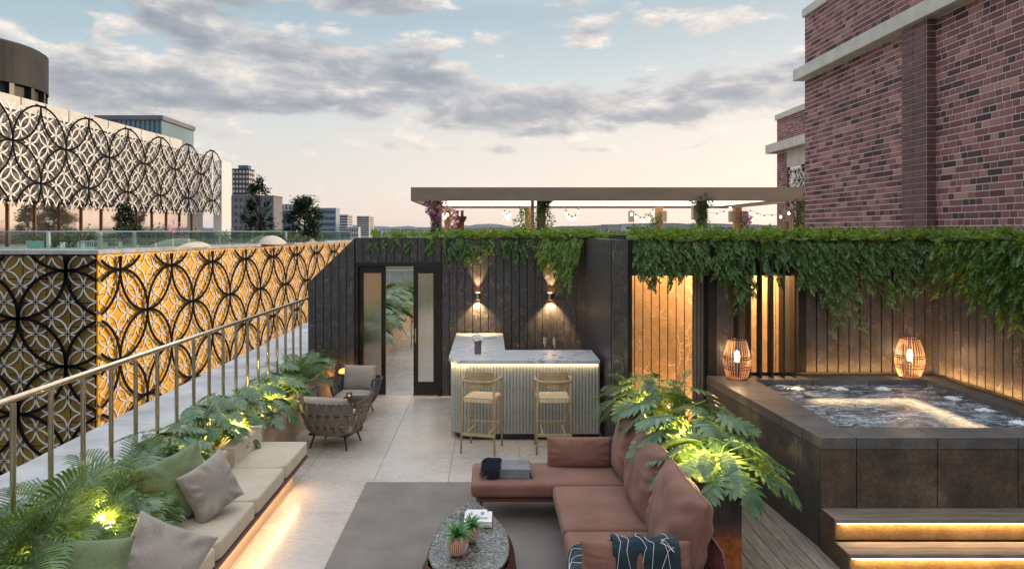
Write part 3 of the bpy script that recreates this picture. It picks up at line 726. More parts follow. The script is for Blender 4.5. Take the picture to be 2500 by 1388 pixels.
# curtains
CURT = fabric('curtain_cloth', srgb(120, 108, 98), srgb(150, 136, 124), sc=300)
def curtain(name, label, x0, x1, y, z0, z1):
    mb = MB()
    mb.grid(lambda u, v: (x0 + (x1 - x0) * u, y + .035 * math.sin(u * 22) * (.7 + .3 * v) + .01 * math.sin(v * 3 + u * 5), z0 + (z1 - z0) * v), 60, 10)
    mb.grid(lambda u, v: (x1 - (x1 - x0) * u, y + .006 + .035 * math.sin((1 - u) * 22) * (.7 + .3 * v) + .01 * math.sin(v * 3 + (1 - u) * 5), z0 + (z1 - z0) * v), 60, 10)
    return tag(mb.build(name, CURT, smooth=True), label, 'curtain', 'curtains drawn aside in the lit openings')
curtain('curtain', 'taupe curtain gathered at the right side of the left lit opening', 2.79, 2.955, SY + .12, .02, ZO + .1)
curtain('curtain', 'taupe curtain gathered behind the louvre fins of the right lit opening', 3.27, 3.66, SY + .32, .02, ZO + .1)

# ================================================================= HOT TUB
def tubstone(name, a, b_, c, rough=.42):
    m, nt, bs = newmat(name); tc = N(nt, 'ShaderNodeTexCoord'); v = tc.outputs['Object']
    n = N(nt, 'ShaderNodeTexNoise', {0: v, 'Scale': 2.2, 'Detail': 9, 'Roughness': .7}); n2 = N(nt, 'ShaderNodeTexNoise', {0: v, 'Scale': 55, 'Detail': 5, 'Roughness': .7})
    vo = N(nt, 'ShaderNodeTexVoronoi', {0: v, 'Scale': 48}); sp = SS(nt, vo.outputs['Distance'], .16, .05)
    sp = MA(nt, 'MULTIPLY', sp, SS(nt, N(nt, 'ShaderNodeTexNoise', {0: v, 'Scale': 9}).outputs[0], .5, .7))
    f = MA(nt, 'ADD', MA(nt, 'MULTIPLY', n.outputs[0], .6), MA(nt, 'MULTIPLY', n2.outputs[0], .4))
    col = RAMP(nt, f, [(.36, a), (.5, b_), (.66, c)]); col = MIX(nt, MA(nt, 'MULTIPLY', sp, .6), col, (.35, .30, .25))
    nt.links.new(col, bs.inputs['Base Color']); nt.links.new(MA(nt, 'MULTIPLY_ADD', n2.outputs[0], .4, rough - .12), bs.inputs['Roughness'])
    bp = N(nt, 'ShaderNodeBump', {'Strength': .3, 'Distance': .006, 'Height': n2.outputs[0]}); nt.links.new(bp.outputs[0], bs.inputs['Normal']); return m
TUB = tubstone('spa_stone', srgb(46, 39, 34), srgb(80, 66, 55), srgb(128, 106, 86))
COPE = tubstone('spa_coping_stone', srgb(66, 66, 66), srgb(92, 90, 88), srgb(122, 118, 114), .34); SIDE = tubstone('spa_side_stone', srgb(48, 50, 49), srgb(68, 69, 66), srgb(90, 90, 84), .5)  # coping grey lightened to hold the sky's reflection in its colour
tub = thing('hot_tub', 'square raised hot tub clad in dark brown stone slabs and filled with bubbling lit water', 'hot tub', (0, 0, 0))
ZL = 1.056; OX0n, OX0f = 3.127, 2.93; IX0, IX1, IY0, IY1 = 3.49, 5.76, 6.914, 9.155; OY0, OY1 = 6.57, SY - .04
mb = MB(); mc = MB(); ms = MB(); g = .004
def quadbox(mb, c, z0, z1):
    mb.add([(x, y, z) for z in (z0, z1) for x, y in c], [(3, 2, 1, 0), (4, 5, 6, 7), (0, 1, 5, 4), (1, 2, 6, 5), (2, 3, 7, 6), (3, 0, 4, 7)])
def oxl(y): return OX0n + (OX0f - OX0n) * (y - OY0) / (OY1 - OY0)
# front: coping slabs, upper band and big slabs
xs_ = [OX0n, 3.466, 4.229, 4.992, 5.755, 6.6]
for i, (a, b_) in enumerate(zip(xs_[:-1], xs_[1:])):
    a2 = a if i else OX0n
    quadbox(mc, [(a + g, OY0), (b_ - g, OY0), (b_ - g - (0 if i else .0), IY0), (a + g if i else oxl(IY0) + g, IY0)], .948, ZL)
    mb.box(a + g, b_ - g, OY0 + .002, OY0 + .03, .0, .942)
# left side
ysl = [IY0, 7.35, 8.05, 8.75, OY1]
for a, b_ in zip(ysl[:-1], ysl[1:]):
    quadbox(mc, [(oxl(a) , a + g), (IX0, a + g), (IX0, b_ - g), (oxl(b_), b_ - g)], .948, ZL)
yss = [OY0 + .035, 7.0, 7.46, 8.05, 8.75, OY1]
for a, b_ in zip(yss[:-1], yss[1:]):
    quadbox(ms, [(oxl(a) + .004, a + g), (oxl(a) + .03, a + g), (oxl(b_) + .03, b_ - g), (oxl(b_) + .004, b_ - g)], 0, .942)
# back and right copings
for a, b_ in ((IX0, 4.25), (4.25, 5.0), (5.0, IX1)): mc.box(a + g, b_ - g, IY1, OY1, .948, ZL)
for a, b_ in ((IY0, 7.6), (7.6, 8.4), (8.4, OY1)): mc.box(IX1, 6.0, a + g, b_ - g, .948, ZL)
mb.build('front_cladding', TUB, tub, bevel=.003); mc.build('coping', COPE, tub, bevel=.003); ms.build('side_cladding', SIDE, tub, bevel=.003)
mb = MB()
mb.box(IX0 - .02, IX0, IY0, IY1, .45, .945); mb.box(IX1, IX1 + .02, IY0, IY1, .45, .945); mb.box(IX0, IX1, IY1, IY1 + .02, .45, .945); mb.box(IX0, IX1, IY0 - .02, IY0, .45, .945)
mb.box(IX0, IX1, IY0, IY1, .40, .45)
mb.box(IX0, IX0 + .5, IY0, IY1, .45, .72); mb.box(IX0 + .5, IX1 - .5, IY1 - .5, IY1, .45, .72); mb.box(IX1 - .5, IX1, IY0, IY1, .45, .72)
mb.build('basin', mk('basin_tile', srgb(40, 56, 70), srgb(66, 82, 96), scale=14, rough=.4), tub)
MB().box(OX0n + .05, 6.0, OY0 + .05, IY0 - .03, 0, .94).box(OX0n + .0, IX0 - .03, IY0, SY, 0, .94).box(IX0, 6.2, IY1 + .03, SY - .05, 0, .94).build('core', BLACKM, tub)
MB().box(3.262, 6.0, SY - .04, SY - .036, ZL, ZL + .0445).box(5.99, 5.998, 3, SY - .04, ZL + .001, ZL + .04).build('skirting', BLACK, tub)
POOLLED = emit('pool_led', (1.0, .66, .36), 2.4)
MB().box(IX0 + .5, IX1 - .5, IY1 - .62, IY1 - .501, .70, .715).box(IX1 - .62, IX1 - .501, IY0, IY1 - .62, .70, .715).build('underwater_led', POOLLED, tub)
area('underwater_lamp', ((IX0 + IX1) / 2, IY1 - .58, .68), 1.6, .04, (R(50), 0, 0), 1.0, (1, .66, .36)); area('underwater_lamp', (IX1 - .58, 7.9, .68), .04, 1.6, (0, R(50), 0), 1.0, (1, .66, .36))
area('underwater_lamp', (4.6, 8.0, .93), 1.2, 1.2, (0, 0, 0), 1.5, (.7, .85, 1))
def water():
    m, nt, b = newmat('spa_water'); tc = N(nt, 'ShaderNodeTexCoord'); v = tc.outputs['Object']
    mp = N(nt, 'ShaderNodeMapping', {0: v, 2: (0, 0, .35), 3: (1, 2.4, 1)})
    n = N(nt, 'ShaderNodeTexNoise', {0: mp.outputs[0], 'Scale': 3.2, 'Detail': 8, 'Roughness': .7, 'Distortion': 1.2})
    n2 = N(nt, 'ShaderNodeTexNoise', {0: v, 'Scale': 26, 'Detail': 6, 'Roughness': .7, 'Distortion': .5})
    n3 = N(nt, 'ShaderNodeTexNoise', {0: v, 'Scale': 90, 'Detail': 4})
    h = MA(nt, 'ADD', MA(nt, 'MULTIPLY', n.outputs[0], .6), MA(nt, 'ADD', MA(nt, 'MULTIPLY', n2.outputs[0], .5), MA(nt, 'MULTIPLY', n3.outputs[0], .12)))
    bp = N(nt, 'ShaderNodeBump', {'Strength': .75, 'Distance': .035, 'Height': h})
    b.inputs['Base Color'].default_value = (.75, .88, .95, 1); b.inputs['Transmission Weight'].default_value = 1; b.inputs['IOR'].default_value = 1.33; b.inputs['Roughness'].default_value = .05
    nt.links.new(bp.outputs[0], b.inputs['Normal'])
    foam_sky = N(nt, 'ShaderNodeBsdfPrincipled', {'Base Color': (.60, .72, .86, 1), 'Roughness': .12}); nt.links.new(bp.outputs[0], foam_sky.inputs['Normal'])  # foam streaks, their blue painting in the reflected sky
    f = MA(nt, 'ADD', MA(nt, 'MULTIPLY', n.outputs[0], .65), MA(nt, 'MULTIPLY', n2.outputs[0], .35))
    mx = N(nt, 'ShaderNodeMixShader', {0: MA(nt, 'MULTIPLY', SS(nt, f, .45, .60), .8), 1: b.outputs[0], 2: foam_sky.outputs[0]})
    nt.links.new(mx.outputs[0], nt.nodes['Material Output'].inputs[0]); return m
WAT = water()
def wz(x, y): return .988 + .010 * mnoise.fractal(Vector((x * 5, y * 5, 0)), 1, 2, 4)
o = MB().grid(lambda u, v: (IX0 + (IX1 - IX0) * u, IY0 + (IY1 - IY0) * v, wz(IX0 + (IX1 - IX0) * u, IY0 + (IY1 - IY0) * v)), 110, 110).build('pool_water', WAT, smooth=True); struct(o)
FOAM = mk('white_foam', (.9, .93, .95), rough=.3, bump=.6, bscale=60, scale=30)
jets = [('behind the left wicker lantern, by the back rim', 3.96, 8.92), ('near the middle of the back rim', 4.50, 8.92), ('at the back rim towards the right lantern', 5.04, 8.92), ('below the right wicker lantern at the right rim', 5.58, 8.40), ('halfway along the right rim', 5.58, 7.85), ('nearest the camera on the right rim', 5.58, 7.32)]
for i, (d, x, y) in enumerate(jets):
    rnd = random.Random(i)
    mb = MB(); sd_ = i * 7.3
    def jf(u, v, sd_=sd_):
        a = u * 2 * math.pi; r_ = (1 - v) * (.085 + .05 * mnoise.noise(Vector((math.cos(a) * 1.6, math.sin(a) * 1.6, sd_))) + .03 * mnoise.noise(Vector((math.cos(a) * 5, math.sin(a) * 5, sd_))))
        return (r_ * math.cos(a), r_ * math.sin(a), -.004 + .030 * v ** 1.5 + .012 * mnoise.noise(Vector((r_ * 60 * math.cos(a), r_ * 60 * math.sin(a), sd_))))
    mb.grid(jf, 40, 10, closeu=True)
    for k in range(14):
        a = rnd.uniform(0, 6.28); r_ = rnd.uniform(.0, .1); s_ = rnd.uniform(.004, .010); cx_, cy_ = r_ * math.cos(a), r_ * math.sin(a)
        mb.lathe([(0, -s_), (s_ * .8, -s_ * .5), (s_, 0), (s_ * .8, s_ * .6), (0, s_)], 6, (cx_, cy_, .016 * (1 - r_ / .12)))
    o = mb.build('water_jet', FOAM, smooth=True, loc=(x, y, .992)); tag(o, 'white bubbling jet ' + d + ' of the hot tub', 'water jet', 'bubbling jets in the hot tub')
# wall wash lamps along the foot of the spa wall and the right wall
area('wall_washer', (5.1, SY - .20, ZL + .03), 1.7, .05, (R(166), 0, 0), 8, AMBER)
for i in range(5): area('wall_washer', (5.86, 8.9 - i * .9, ZL + .03), .05, .8, (0, R(194), 0), 4.2, AMBER)

# ---- steps up to the tub
WOODS = mk('step_wood', srgb(118, 108, 100), srgb(150, 138, 128), scale=4, stretch=(.8, 9, 1), rough=.5, isl=.08, bump=.4, bscale=10, bdist=.005)
RIS = tubstone('riser_stone', srgb(88, 68, 44), srgb(120, 96, 64), srgb(152, 126, 90))
steps = thing('spa_steps', 'two wide timber steps with glowing strips under each nosing in front of the hot tub', 'steps', (0, 0, 0))
for z, y0, y1, xl in ((.396, 6.306, 6.565, 3.13), (.198, 6.05, 6.30, 3.13)):
    mb = MB(); mb.box(xl, 7, y0, y0 + .125, z - .035, z).box(xl, 7, y0 + .128, y1, z - .035, z); mb.build('tread', WOODS, steps, bevel=.003)
    MB().box(xl + .02, 7, y0 + .035, y0 + .06, 0.0 if z < .3 else .198, z - .036).build('riser', RIS, steps)
    MB().box(xl + .03, 7, y0 + .012, y0 + .03, z - .048, z - .0365).build('led_strip', LEDM, steps)
    area('step_lamp', (5.0, y0 + .012, z - .045), 3.6, .02, (R(32), 0, 0), 22, (1, .60, .24))
mb = MB(); mb.add([(x, y, z) for x in (3.118, 3.128) for y, z in ((6.565, 0), (6.565, .40), (6.31, .40), (6.31, .20), (6.05, .20), (6.05, 0))], [(0, 1, 2, 3, 4, 5), (11, 10, 9, 8, 7, 6), (0, 6, 7, 1), (1, 7, 8, 2), (2, 8, 9, 3), (3, 9, 10, 4), (4, 10, 11, 5)])
mb.build('side_cheek', TUB, steps)

# ================================================================= BAR
bar = thing('bar_counter', 'L shaped bar with pale veined marble top and grey fluted front', 'bar', (0, 0, 0))
def white_marble():
    m, nt, b = newmat('veined_white_marble'); tc = N(nt, 'ShaderNodeTexCoord'); v = tc.outputs['Object']
    nz = N(nt, 'ShaderNodeTexNoise', {0: v, 'Scale': 1.6, 'Detail': 8, 'Roughness': .6}); sc = N(nt, 'ShaderNodeVectorMath', {0: nz.outputs['Color'], 'Scale': 1.1}, operation='SCALE')
    dv = N(nt, 'ShaderNodeVectorMath', {0: v, 1: sc.outputs[0]}, operation='ADD').outputs[0]
    mp = N(nt, 'ShaderNodeMapping', {0: dv, 2: (0, 0, .6), 3: (1, 3.0, 1)})
    e = None
    for s, w, a in ((1.7, .06, 1.0), (4.5, .07, .6)):
        vo = N(nt, 'ShaderNodeTexVoronoi', {0: mp.outputs[0], 'Scale': s}, feature='DISTANCE_TO_EDGE')
        k = MA(nt, 'MULTIPLY', MA(nt, 'SUBTRACT', 1.0, SS(nt, vo.outputs['Distance'], 0, w)), a); e = k if e is None else MA(nt, 'MAXIMUM', e, k)
    e = MA(nt, 'MULTIPLY', e, SS(nt, nz.outputs[0], .40, .62))
    c = MIX(nt, e, RAMP(nt, nz.outputs[0], [(.35, srgb(196, 198, 202)), (.65, srgb(222, 222, 222))]), srgb(110, 118, 130))
    nt.links.new(c, b.inputs['Base Color']); b.inputs['Roughness'].default_value = .22; return m
WM = white_marble()
FLU = mk('fluted_grey', srgb(158, 160, 152), srgb(172, 173, 165), scale=3, rough=.55, bump=.08, bscale=60)
BX0, BX1, BY0, BY1, BL, BLX = -.60, 1.585, 9.98, 10.83, 12.60, .245
rr = .28; cpts = [(BX0 + rr - rr * math.sin(a), BY0 + rr - rr * math.cos(a)) for a in [k * math.pi / 2 / 10 for k in range(11)]]
out = cpts + [(BX0, BL), (BLX, BL), (BLX, BY1), (BX1 - .0, BY1), (BX1, BY0)]
MB().prism(out[::-1], 1.105, 1.162).build('countertop', WM, bar, bevel=.006)
ins = .05
def inset(o): return [(BX0 + ins + rr - (rr) * math.sin(a), BY0 + ins + rr - rr * math.cos(a)) for a in [k * math.pi / 2 / 10 for k in range(11)]]
body = inset(0) + [(BX0 + ins, BL), (BLX - .05, BL), (BLX - .05, BY1 - .05), (BX1, BY1 - .05), (BX1, BY0 + ins)]
MB().prism(body[::-1], .09, 1.104).build('body', FLU, bar)
kick = [(x + (.04 if x < 0 else 0), y + (.04 if y < 11 else 0)) for x, y in body]
MB().prism([(x, y) for x, y in kick][::-1], 0.0, .089).build('toe_kick', BLACK, bar)
# flutes along the front, round the corner, along the left
path = [(BX1 - .03, BY0 + ins), (BX0 + ins + rr, BY0 + ins)] + inset(0)[1:] + [(BX0 + ins, BL - .05)]
def walk(path, step):
    res = []; d = 0; nxt = 0
    for (xa, ya), (xb, yb) in zip(path[:-1], path[1:]):
        L = math.hypot(xb - xa, yb - ya)
        while nxt <= d + L and L > 0:
            t = (nxt - d) / L; res.append((xa + (xb - xa) * t, ya + (yb - ya) * t)); nxt += step
        d += L
    return res
mb = MB()
for x, y in walk(path, .0475):
    for z0, z1 in ((.095, .395), (.399, .745), (.749, 1.085)):
        mb.tube([(x, y, z0), (x, y, z0 + .003), (x, y, z1 - .003), (x, y, z1)], [.018, .0215, .0215, .018], 10)
o = mb.build('fluted_cladding', FLU, bar); smooth_angle(o, 45)
lp = [(x, y - .0) for x, y in path]
BARL = emit('bar_led', (1.0, .72, .38), 1.6)
MB().tube([(x - (.028 if y > BY0 + ins + .1 else 0), y - .028, 1.098) for x, y in path[:-1]], .005, 6).build('led_strip', BARL, bar)
area('bar_lamp', (.62, BY0 + .018, 1.09), 1.9, .02, (R(8), 0, 0), 2.7, (1, .72, .40)); area('bar_lamp', (BX0 + .018, 11.2, 1.09), .02, 2.0, (0, R(-8), 0), 1.9, (1, .72, .38))
for k in range(4):
    a = (k + .5) * math.pi / 8; area('bar_lamp', (BX0 + rr - (rr - .02) * math.sin(a), BY0 + rr - (rr - .02) * math.cos(a), 1.09), .1, .02, (R(8), 0, -a), .25, (1, .72, .38))

# wall sconces
CHR = mk('polished_nickel', (.62, .56, .50), rough=.2, metal=1.0)
def sconce(label, x, y, rz):
    t = thing('wall_sconce', label, 'wall lamp', (x, y, 1.827), rz, 'up and down wall lamps')
    MB().lathe([(.045, -.062), (.047, -.060), (.047, .060), (.045, .062)], 24, (0, -.075, 0)).build('lamp_body', CHR, t, smooth=False)
    MB().box(-.02, .02, -.03, 0, -.03, .03).build('bracket', BLACK, t)
    l = MB().lathe([(.040, .0), (.0, .0)], 20, (0, -.075, .063)); l.lathe([(0, 0), (.040, 0)], 20, (0, -.075, -.063)); l.build('lens', LEDM, t)
    spot('sconce_lamp', (0, -.075, -.07), (R(8), 0, 0), 80, 104, .6, .02, (1, .62, .30), t)
    spot('sconce_lamp', (0, -.075, .07), (R(172), 0, 0), 60, 54, .6, .02, (1, .62, .30), t)
sconce('round nickel up and down wall lamp above the flower vase', -.21, WY - .03, 0)
sconce('round nickel up and down wall lamp above the champagne glasses', 1.125, WY - .06, R(-22))

# ================================================================= LEFT EDGE: coping, planter, railing
PLAS = mk('beige_plaster', srgb(178, 150, 128), srgb(200, 172, 148), scale=5, rough=.85, bump=.3, bscale=14, stretch=(1, .4, 1))
mb = MB()
for k in range(14): mb.box(-4.72, -3.46, 2.5 + 1.2 * k + .004, 3.7 + 1.2 * k - .004, .55, .65)
struct(mb.build('roof_coping', CONC, bevel=.004)); struct(MB().box(-4.71, -3.47, 2.5, 18.2, .40, .549).build('coping_edge', GROUT))
planter = thing('long_planter', 'long beige plastered planter wall running under the railing', 'planter', (0, 0, 0))
MB().box(-2.90, -2.82, 2.5, WY - .05, 0, .61).build('front_wall', PLAS, planter, bevel=.006)
MB().box(-3.46, -3.40, 2.5, WY - .05, 0, .60).build('back_wall', PLAS, planter)
SOIL = mk('potting_soil', srgb(38, 30, 26), srgb(70, 56, 46), scale=30, rough=1, bump=.8, bscale=60)
MB().box(-3.40, -2.90, 2.5, WY - .06, 0, .50).build('soil', SOIL, planter)
CHAMP = mk('champagne_metal', srgb(214, 194, 168), srgb(228, 208, 182), scale=20, rough=.26, metal=1.0)
rail = thing('terrace_railing', 'champagne metal railing with tube handrail along the left roof edge', 'railing', (0, 0, 0))
ra, rb = Vector((-3.50, 4.2, 1.7775)), Vector((-3.335, 12.72, 1.7775))
MB().tube([ra, rb], .026, 14).build('handrail', CHAMP, rail, smooth=True)
RP = [(30, 0), (110, 0), (188, 0), (258, 0), (317, 0), (369, 0), (414, 0), (457, 0), (493, 0), (527, 0), (557, 0), (584, 0), (609, 0), (632, 0), (655, 0), (674, 0), (692, 0), (709, 0), (724, 0), (739, 0)]
ypost = [4.20, 4.58, 4.97, 5.32, 5.69, 6.06, 6.43, 6.84, 7.22, 7.63, 8.03, 8.43, 8.84, 9.25, 9.71, 10.13, 10.56, 11.01, 11.44, 11.90, 12.35]
ypost = [4.24 + .425 * k for k in range(20)]
for y in ypost:
    p = ra + (rb - ra) * ((y - ra.y) / (rb.y - ra.y))
    MB().tube([(p.x, y, .50), (p.x, y, 1.745)], .0205, 14).box(p.x - .012, p.x + .012, y - .006, y + .006, 1.7455, 1.765).build('baluster', CHAMP, rail)

# ================================================================= BENCH
CUSH = fabric('bench_fabric', srgb(178, 164, 144), srgb(206, 192, 172), sc=260, bump=.6)
bench = thing('built_in_bench', 'built in lounge bench with beige woven cushions and glowing plinth', 'bench', (0, 0, 0))
OAK = mk('bench_board', srgb(72, 44, 38), srgb(96, 60, 50), scale=3, stretch=(8, 1, 8), rough=.45)
MB().box(-2.80, -2.31, 3.2, 8.24, 0, .255).build('plinth', PLAS, bench)
MB().box(-2.81, -2.205, 3.2, 8.47, .256, .29).build('seat_board', OAK, bench, bevel=.006)
for k in range(5):
    y1 = 8.48 - .945 * k; y0 = y1 - .935
    rc = .13; o_ = [(-2.79, y0), (-2.79, y1)]
    for (cx_, cy_, a0) in ((-2.218 - .03, y1 - .03, 90), (-2.218 - rc, y0 + rc, 0)):
        q = .03 if a0 == 90 else rc
        for i in range(9): a = R(a0 - 90 * i / 8); o_.append((cx_ + q * math.cos(a), cy_ + q * math.sin(a)))
    c_ = MB().prism(o_[::-1], .292, .450).build('seat_cushion', CUSH, bench, bevel=.022, segs=4); c_.data.polygons.foreach_set('use_smooth', [True] * len(c_.data.polygons))
MB().rbox((-2.84, 8.02, .535), (.16, .92, .235), .012, n=4).build('back_cushion', CUSH, bench, smooth=False, merge=True)
MB().rbox((-2.90, 5.35, .535), (.16, 4.3, .235), .012, n=4).build('back_cushion', CUSH, bench, smooth=False, merge=True)
MB().box(-2.306, -2.285, 3.2, 8.2, .242, .2555).build('led_strip', LEDM, bench)
area('plinth_lamp', (-2.235, 5.8, .235), .025, 4.7, (0, R(-2), 0), 11, (1, .68, .36))

# ================================================================= PERGOLA
PERG = mk('bronze_beige_metal', srgb(126, 112, 98), srgb(138, 122, 106), scale=2, rough=.5, bump=.05)
perg = thing('pergola', 'long flat pergola roof with glowing white soffit behind the hedge', 'pergola', (0, 0, 0))
PX0, PX1, PYa, PYb, PZ0, PZ1 = -2.26, 9.2, 20.0, 26.5, 3.88, 4.27
mb = MB(); mb.box(PX0, PX1, PYa, PYa + .12, PZ0, PZ1).box(PX0, PX1, PYb - .12, PYb, PZ0, PZ1).box(PX0, PX0 + .12, PYa + .12, PYb - .12, PZ0, PZ1).box(PX1 - .12, PX1, PYa + .12, PYb - .12, PZ0, PZ1)
mb.build('fascia', PERG, perg)
MB().box(PX0 + .1, PX1 - .1, PYa + .1, PYb - .1, PZ0 + .12, PZ0 + .16).build('roof_panel', mk('pale_soffit', (.8, .79, .76), rough=.6), perg)
SOF = emit('soffit_light', (1.0, .92, .80), 1.7)
MB().box(PX0 + .45, PX1 - .4, 23.6, 26.2, PZ0 + .09, PZ0 + .118).build('light_panel', SOF, perg)
MB().box(PX0 + .45, PX1 - .4, 20.9, 23.2, PZ0 + .09, PZ0 + .118).build('light_panel', SOF, perg)
TEAK = mk('warm_timber', srgb(150, 104, 66), srgb(176, 126, 82), scale=4, stretch=(12, 12, 1), rough=.5)
for px_, Y, w, m in ((1068, 20.6, .26, PERG), (1093, 25.8, .22, TEAK), (1300, 20.3, .09, PERG), (1321, 20.6, .26, PERG), (1289, 25.6, .22, TEAK), (1609, 25.6, .24, TEAK), (1712, 20.6, .25, PERG), (1800, 25.6, .26, TEAK), (1936, 25.8, .24, TEAK), (1951, 20.6, .28, PERG)):
    x = (px_ - 1195) / 1700 * Y
    MB().box(x - w / 2, x + w / 2, Y - w / 2, Y + w / 2, 1.5, PZ0 + .02).build('post', m, perg, bevel=.01)
for px_, Y in ((1541, 25.4), (1640 - 20, 25.4), (1697, 20.4), (1786, 25.4), (1816, 25.4), (1928, 25.5)):
    x = (px_ - 1195) / 1700 * Y; MB().box(x - .09, x + .09, Y - .14, Y + .1, 3.35, 3.75).build('speaker_box', PERG, perg, bevel=.01)
for px_ in (1245, 1415, 1607, 1782): area('downlight', ((px_ - 1195) / 1700 * 20.3, 20.5, PZ0 - .01), .3, .1, (0, 0, 0), 12, (1, .85, .62))
BULB = emit('warm_bulb', (1.0, .84, .60), 5.0); CORD = mk('pale_cord', srgb(160, 140, 110), rough=.7)
def bulbs(label, pts, Y):
    P = [((a - 1195) / 1700 * Y, Y, 3 + (565 - b_) / 1700 * Y) for a, b_ in pts]
    t = thing('string_light', label, 'string lights', P[0], 0, 'festoon bulbs under the pergola'); o0 = Vector(P[0])
    MB().tube([Vector(p) - o0 for p in P], .008, 5).build('cord', CORD, t)
    for p in P[1:-1] if len(P) > 6 else P:
        q = Vector(p) - o0
        b_ = MB().lathe([(0, -.16), (.028, -.15), (.040, -.125), (.038, -.10), (.02, -.065), (.02, -.05)], 8, (q.x, q.y, q.z)).build('bulb', BULB, t, smooth=True)
        MB().lathe([(.022, -.06), (.022, -.01), (0, 0)], 8, (q.x, q.y, q.z)).build('socket', BLACK, b_)
bulbs('short string of bulbs at the left end of the pergola behind pink flowers', [(1073, 500), (1080, 512), (1086, 522), (1092, 515)], 20.9)
bulbs('tight cluster of hanging bulbs between the left posts', [(1232, 512), (1236, 520), (1240, 525), (1244, 516)], 21.5)
bulbs('bulb string drooping right of the second leafy post', [(1376, 505), (1382, 512), (1388, 522), (1396, 527), (1405, 524), (1412, 508), (1418, 500)], 21.5)
bulbs('bulb string drooping left of the middle timber post', [(1536, 505), (1542, 514), (1552, 522), (1563, 529), (1573, 530), (1584, 524), (1594, 511), (1602, 500)], 21.5)
bulbs('long bulb string swinging across to the brick building', [(1690, 500), (1696, 512), (1706, 517), (1750, 520), (1767, 515), (1783, 500), (1832, 513), (1849, 520), (1866, 525), (1885, 524), (1906, 521), (1926, 512), (1940, 500)], 22.5)
# ================================================================= FURNITURE
RUGM = fabric('rug_wool', srgb(108, 102, 97), srgb(140, 133, 127), sc=420, bump=.5, sheen=.05)
tag(MB().box(-1.47, 1.60, 3.0, 8.32, .002, .014).build('area_rug', RUGM, bevel=.004), 'large plain grey brown rug under the sofa and the stone coffee table', 'rug')

# ---- sofa
SOFA = fabric('russet_fabric', srgb(108, 75, 63), srgb(146, 107, 91), sc=300, bump=.25, sheen=.12)
SFR = mk('maroon_metal', srgb(84, 42, 38), srgb(100, 52, 46), rough=.35, scale=10)
def cushion(mb, M, w, h, t, sag=.0, seed=0, n=26, wr=.006, pinch=.06):
    """soft pillow in its local XZ plane (width x, height z), thickness along y"""
    for sgn in (1, -1):
        def fn(u, v):
            a, b_ = 2 * u - 1, 2 * v - 1
            prof = ((1 - abs(a) ** 2.6) * (1 - abs(b_) ** 2.6))
            prof = max(0, prof) ** .42
            k = 1 - pinch * ((1 - a * a) * abs(b_) ** 3) ; k2 = 1 - pinch * ((1 - b_ * b_) * abs(a) ** 3)
            x = a * w / 2 * k2; z = b_ * h / 2 * k
            y = sgn * prof * t / 2 * (1 + .10 * (-b_))
            e = 1 - (1 - abs(a) ** 8) * (1 - abs(b_) ** 8)
            p = Vector((x, y, z))
            r_ = max(abs(a), abs(b_))
            ang = math.atan2(b_, a)
            y += sgn * wr * math.sin(ang * 11 + seed * 2.1 + math.sin(ang * 5 + seed)) * max(0, r_ - .45) * (1 - r_ ** 6) * 2.2
            y += mnoise.noise(Vector((x * 5 + seed, z * 5, sgn))) * wr * 2.0 * prof
            y -= sgn * sag * math.exp(-((a * 1.6) ** 2 + ((b_ + .2) * 1.8) ** 2))
            return M @ Vector((x, y, z))
        mb.grid(fn if sgn > 0 else (lambda u, v, f=fn: f(1 - u, v)), n, n)
    return mb
def edgepipe(M, w, h, r=.006, pinch=.06):
    pts = []
    for k in range(64):
        a = 2 * math.pi * k / 64; c, s_ = math.cos(a), math.sin(a); m = max(abs(c), abs(s_)); A_, B_ = c / m, s_ / m
        k1 = 1 - pinch * ((1 - A_ * A_) * abs(B_) ** 3); k2 = 1 - pinch * ((1 - B_ * B_) * abs(A_) ** 3)
        pts.append(M @ Vector((A_ * w / 2 * k2, 0, B_ * h / 2 * k1)))
    return MB().tube(pts, r, 5, closed=True)
SX, SY0 = .64, 4.92
sofa = thing('corner_sofa', 'russet brown corner sofa with chaise and three big leaning back cushions', 'sofa', (.9, 6.3, 0))
so = Vector((.9, 6.3, 0))
def sl(*p): return Vector(p) - so
mb = MB()
mb.rbox(sl(.64, 7.45, .352), (1.66, .70, .145), .045, puff=.012)
mb.build('chaise_cushion', SOFA, sofa, smooth=True, merge=True)
for a, b_ in ((6.03, 7.085), (4.98, 6.015)):
    MB().rbox(sl(1.06, (a + b_) / 2, .352), (.84, b_ - a, .145), .045, puff=.014).build('seat_cushion', SOFA, sofa, smooth=True, merge=True)
fr = MB()
for pts in ([(-.12, 7.13, .255), (.68, 7.13, .255), (.70, 6.9, .255), (.70, 4.95, .255)], [(-.12, 7.13, .255), (-.12, 7.77, .255), (1.62, 7.77, .255), (1.62, 4.95, .255), (.70, 4.95, .255)]):
    fr.tube([sl(*p) for p in pts], .018, 10)
fr.build('frame', SFR, sofa, smooth=True)
MB().box(-.12 - .9, .72, 7.13 - 6.3, 7.77 - 6.3, .252, .274).box(.70 - .9, .72, 4.95 - 6.3, 7.12 - 6.3, .252, .274).build('seat_deck', SFR, sofa)
for x, y in ((-.09, 7.16), (-.09, 7.74), (.72, 7.0), (.72, 5.0), (1.6, 5.0), (1.6, 7.74)):
    MB().tube([sl(x, y, .25), sl(x + (.02 if x < 0 else 0), y, .015)], [.018, .012], 10).build('leg', SFR, sofa, smooth=True)
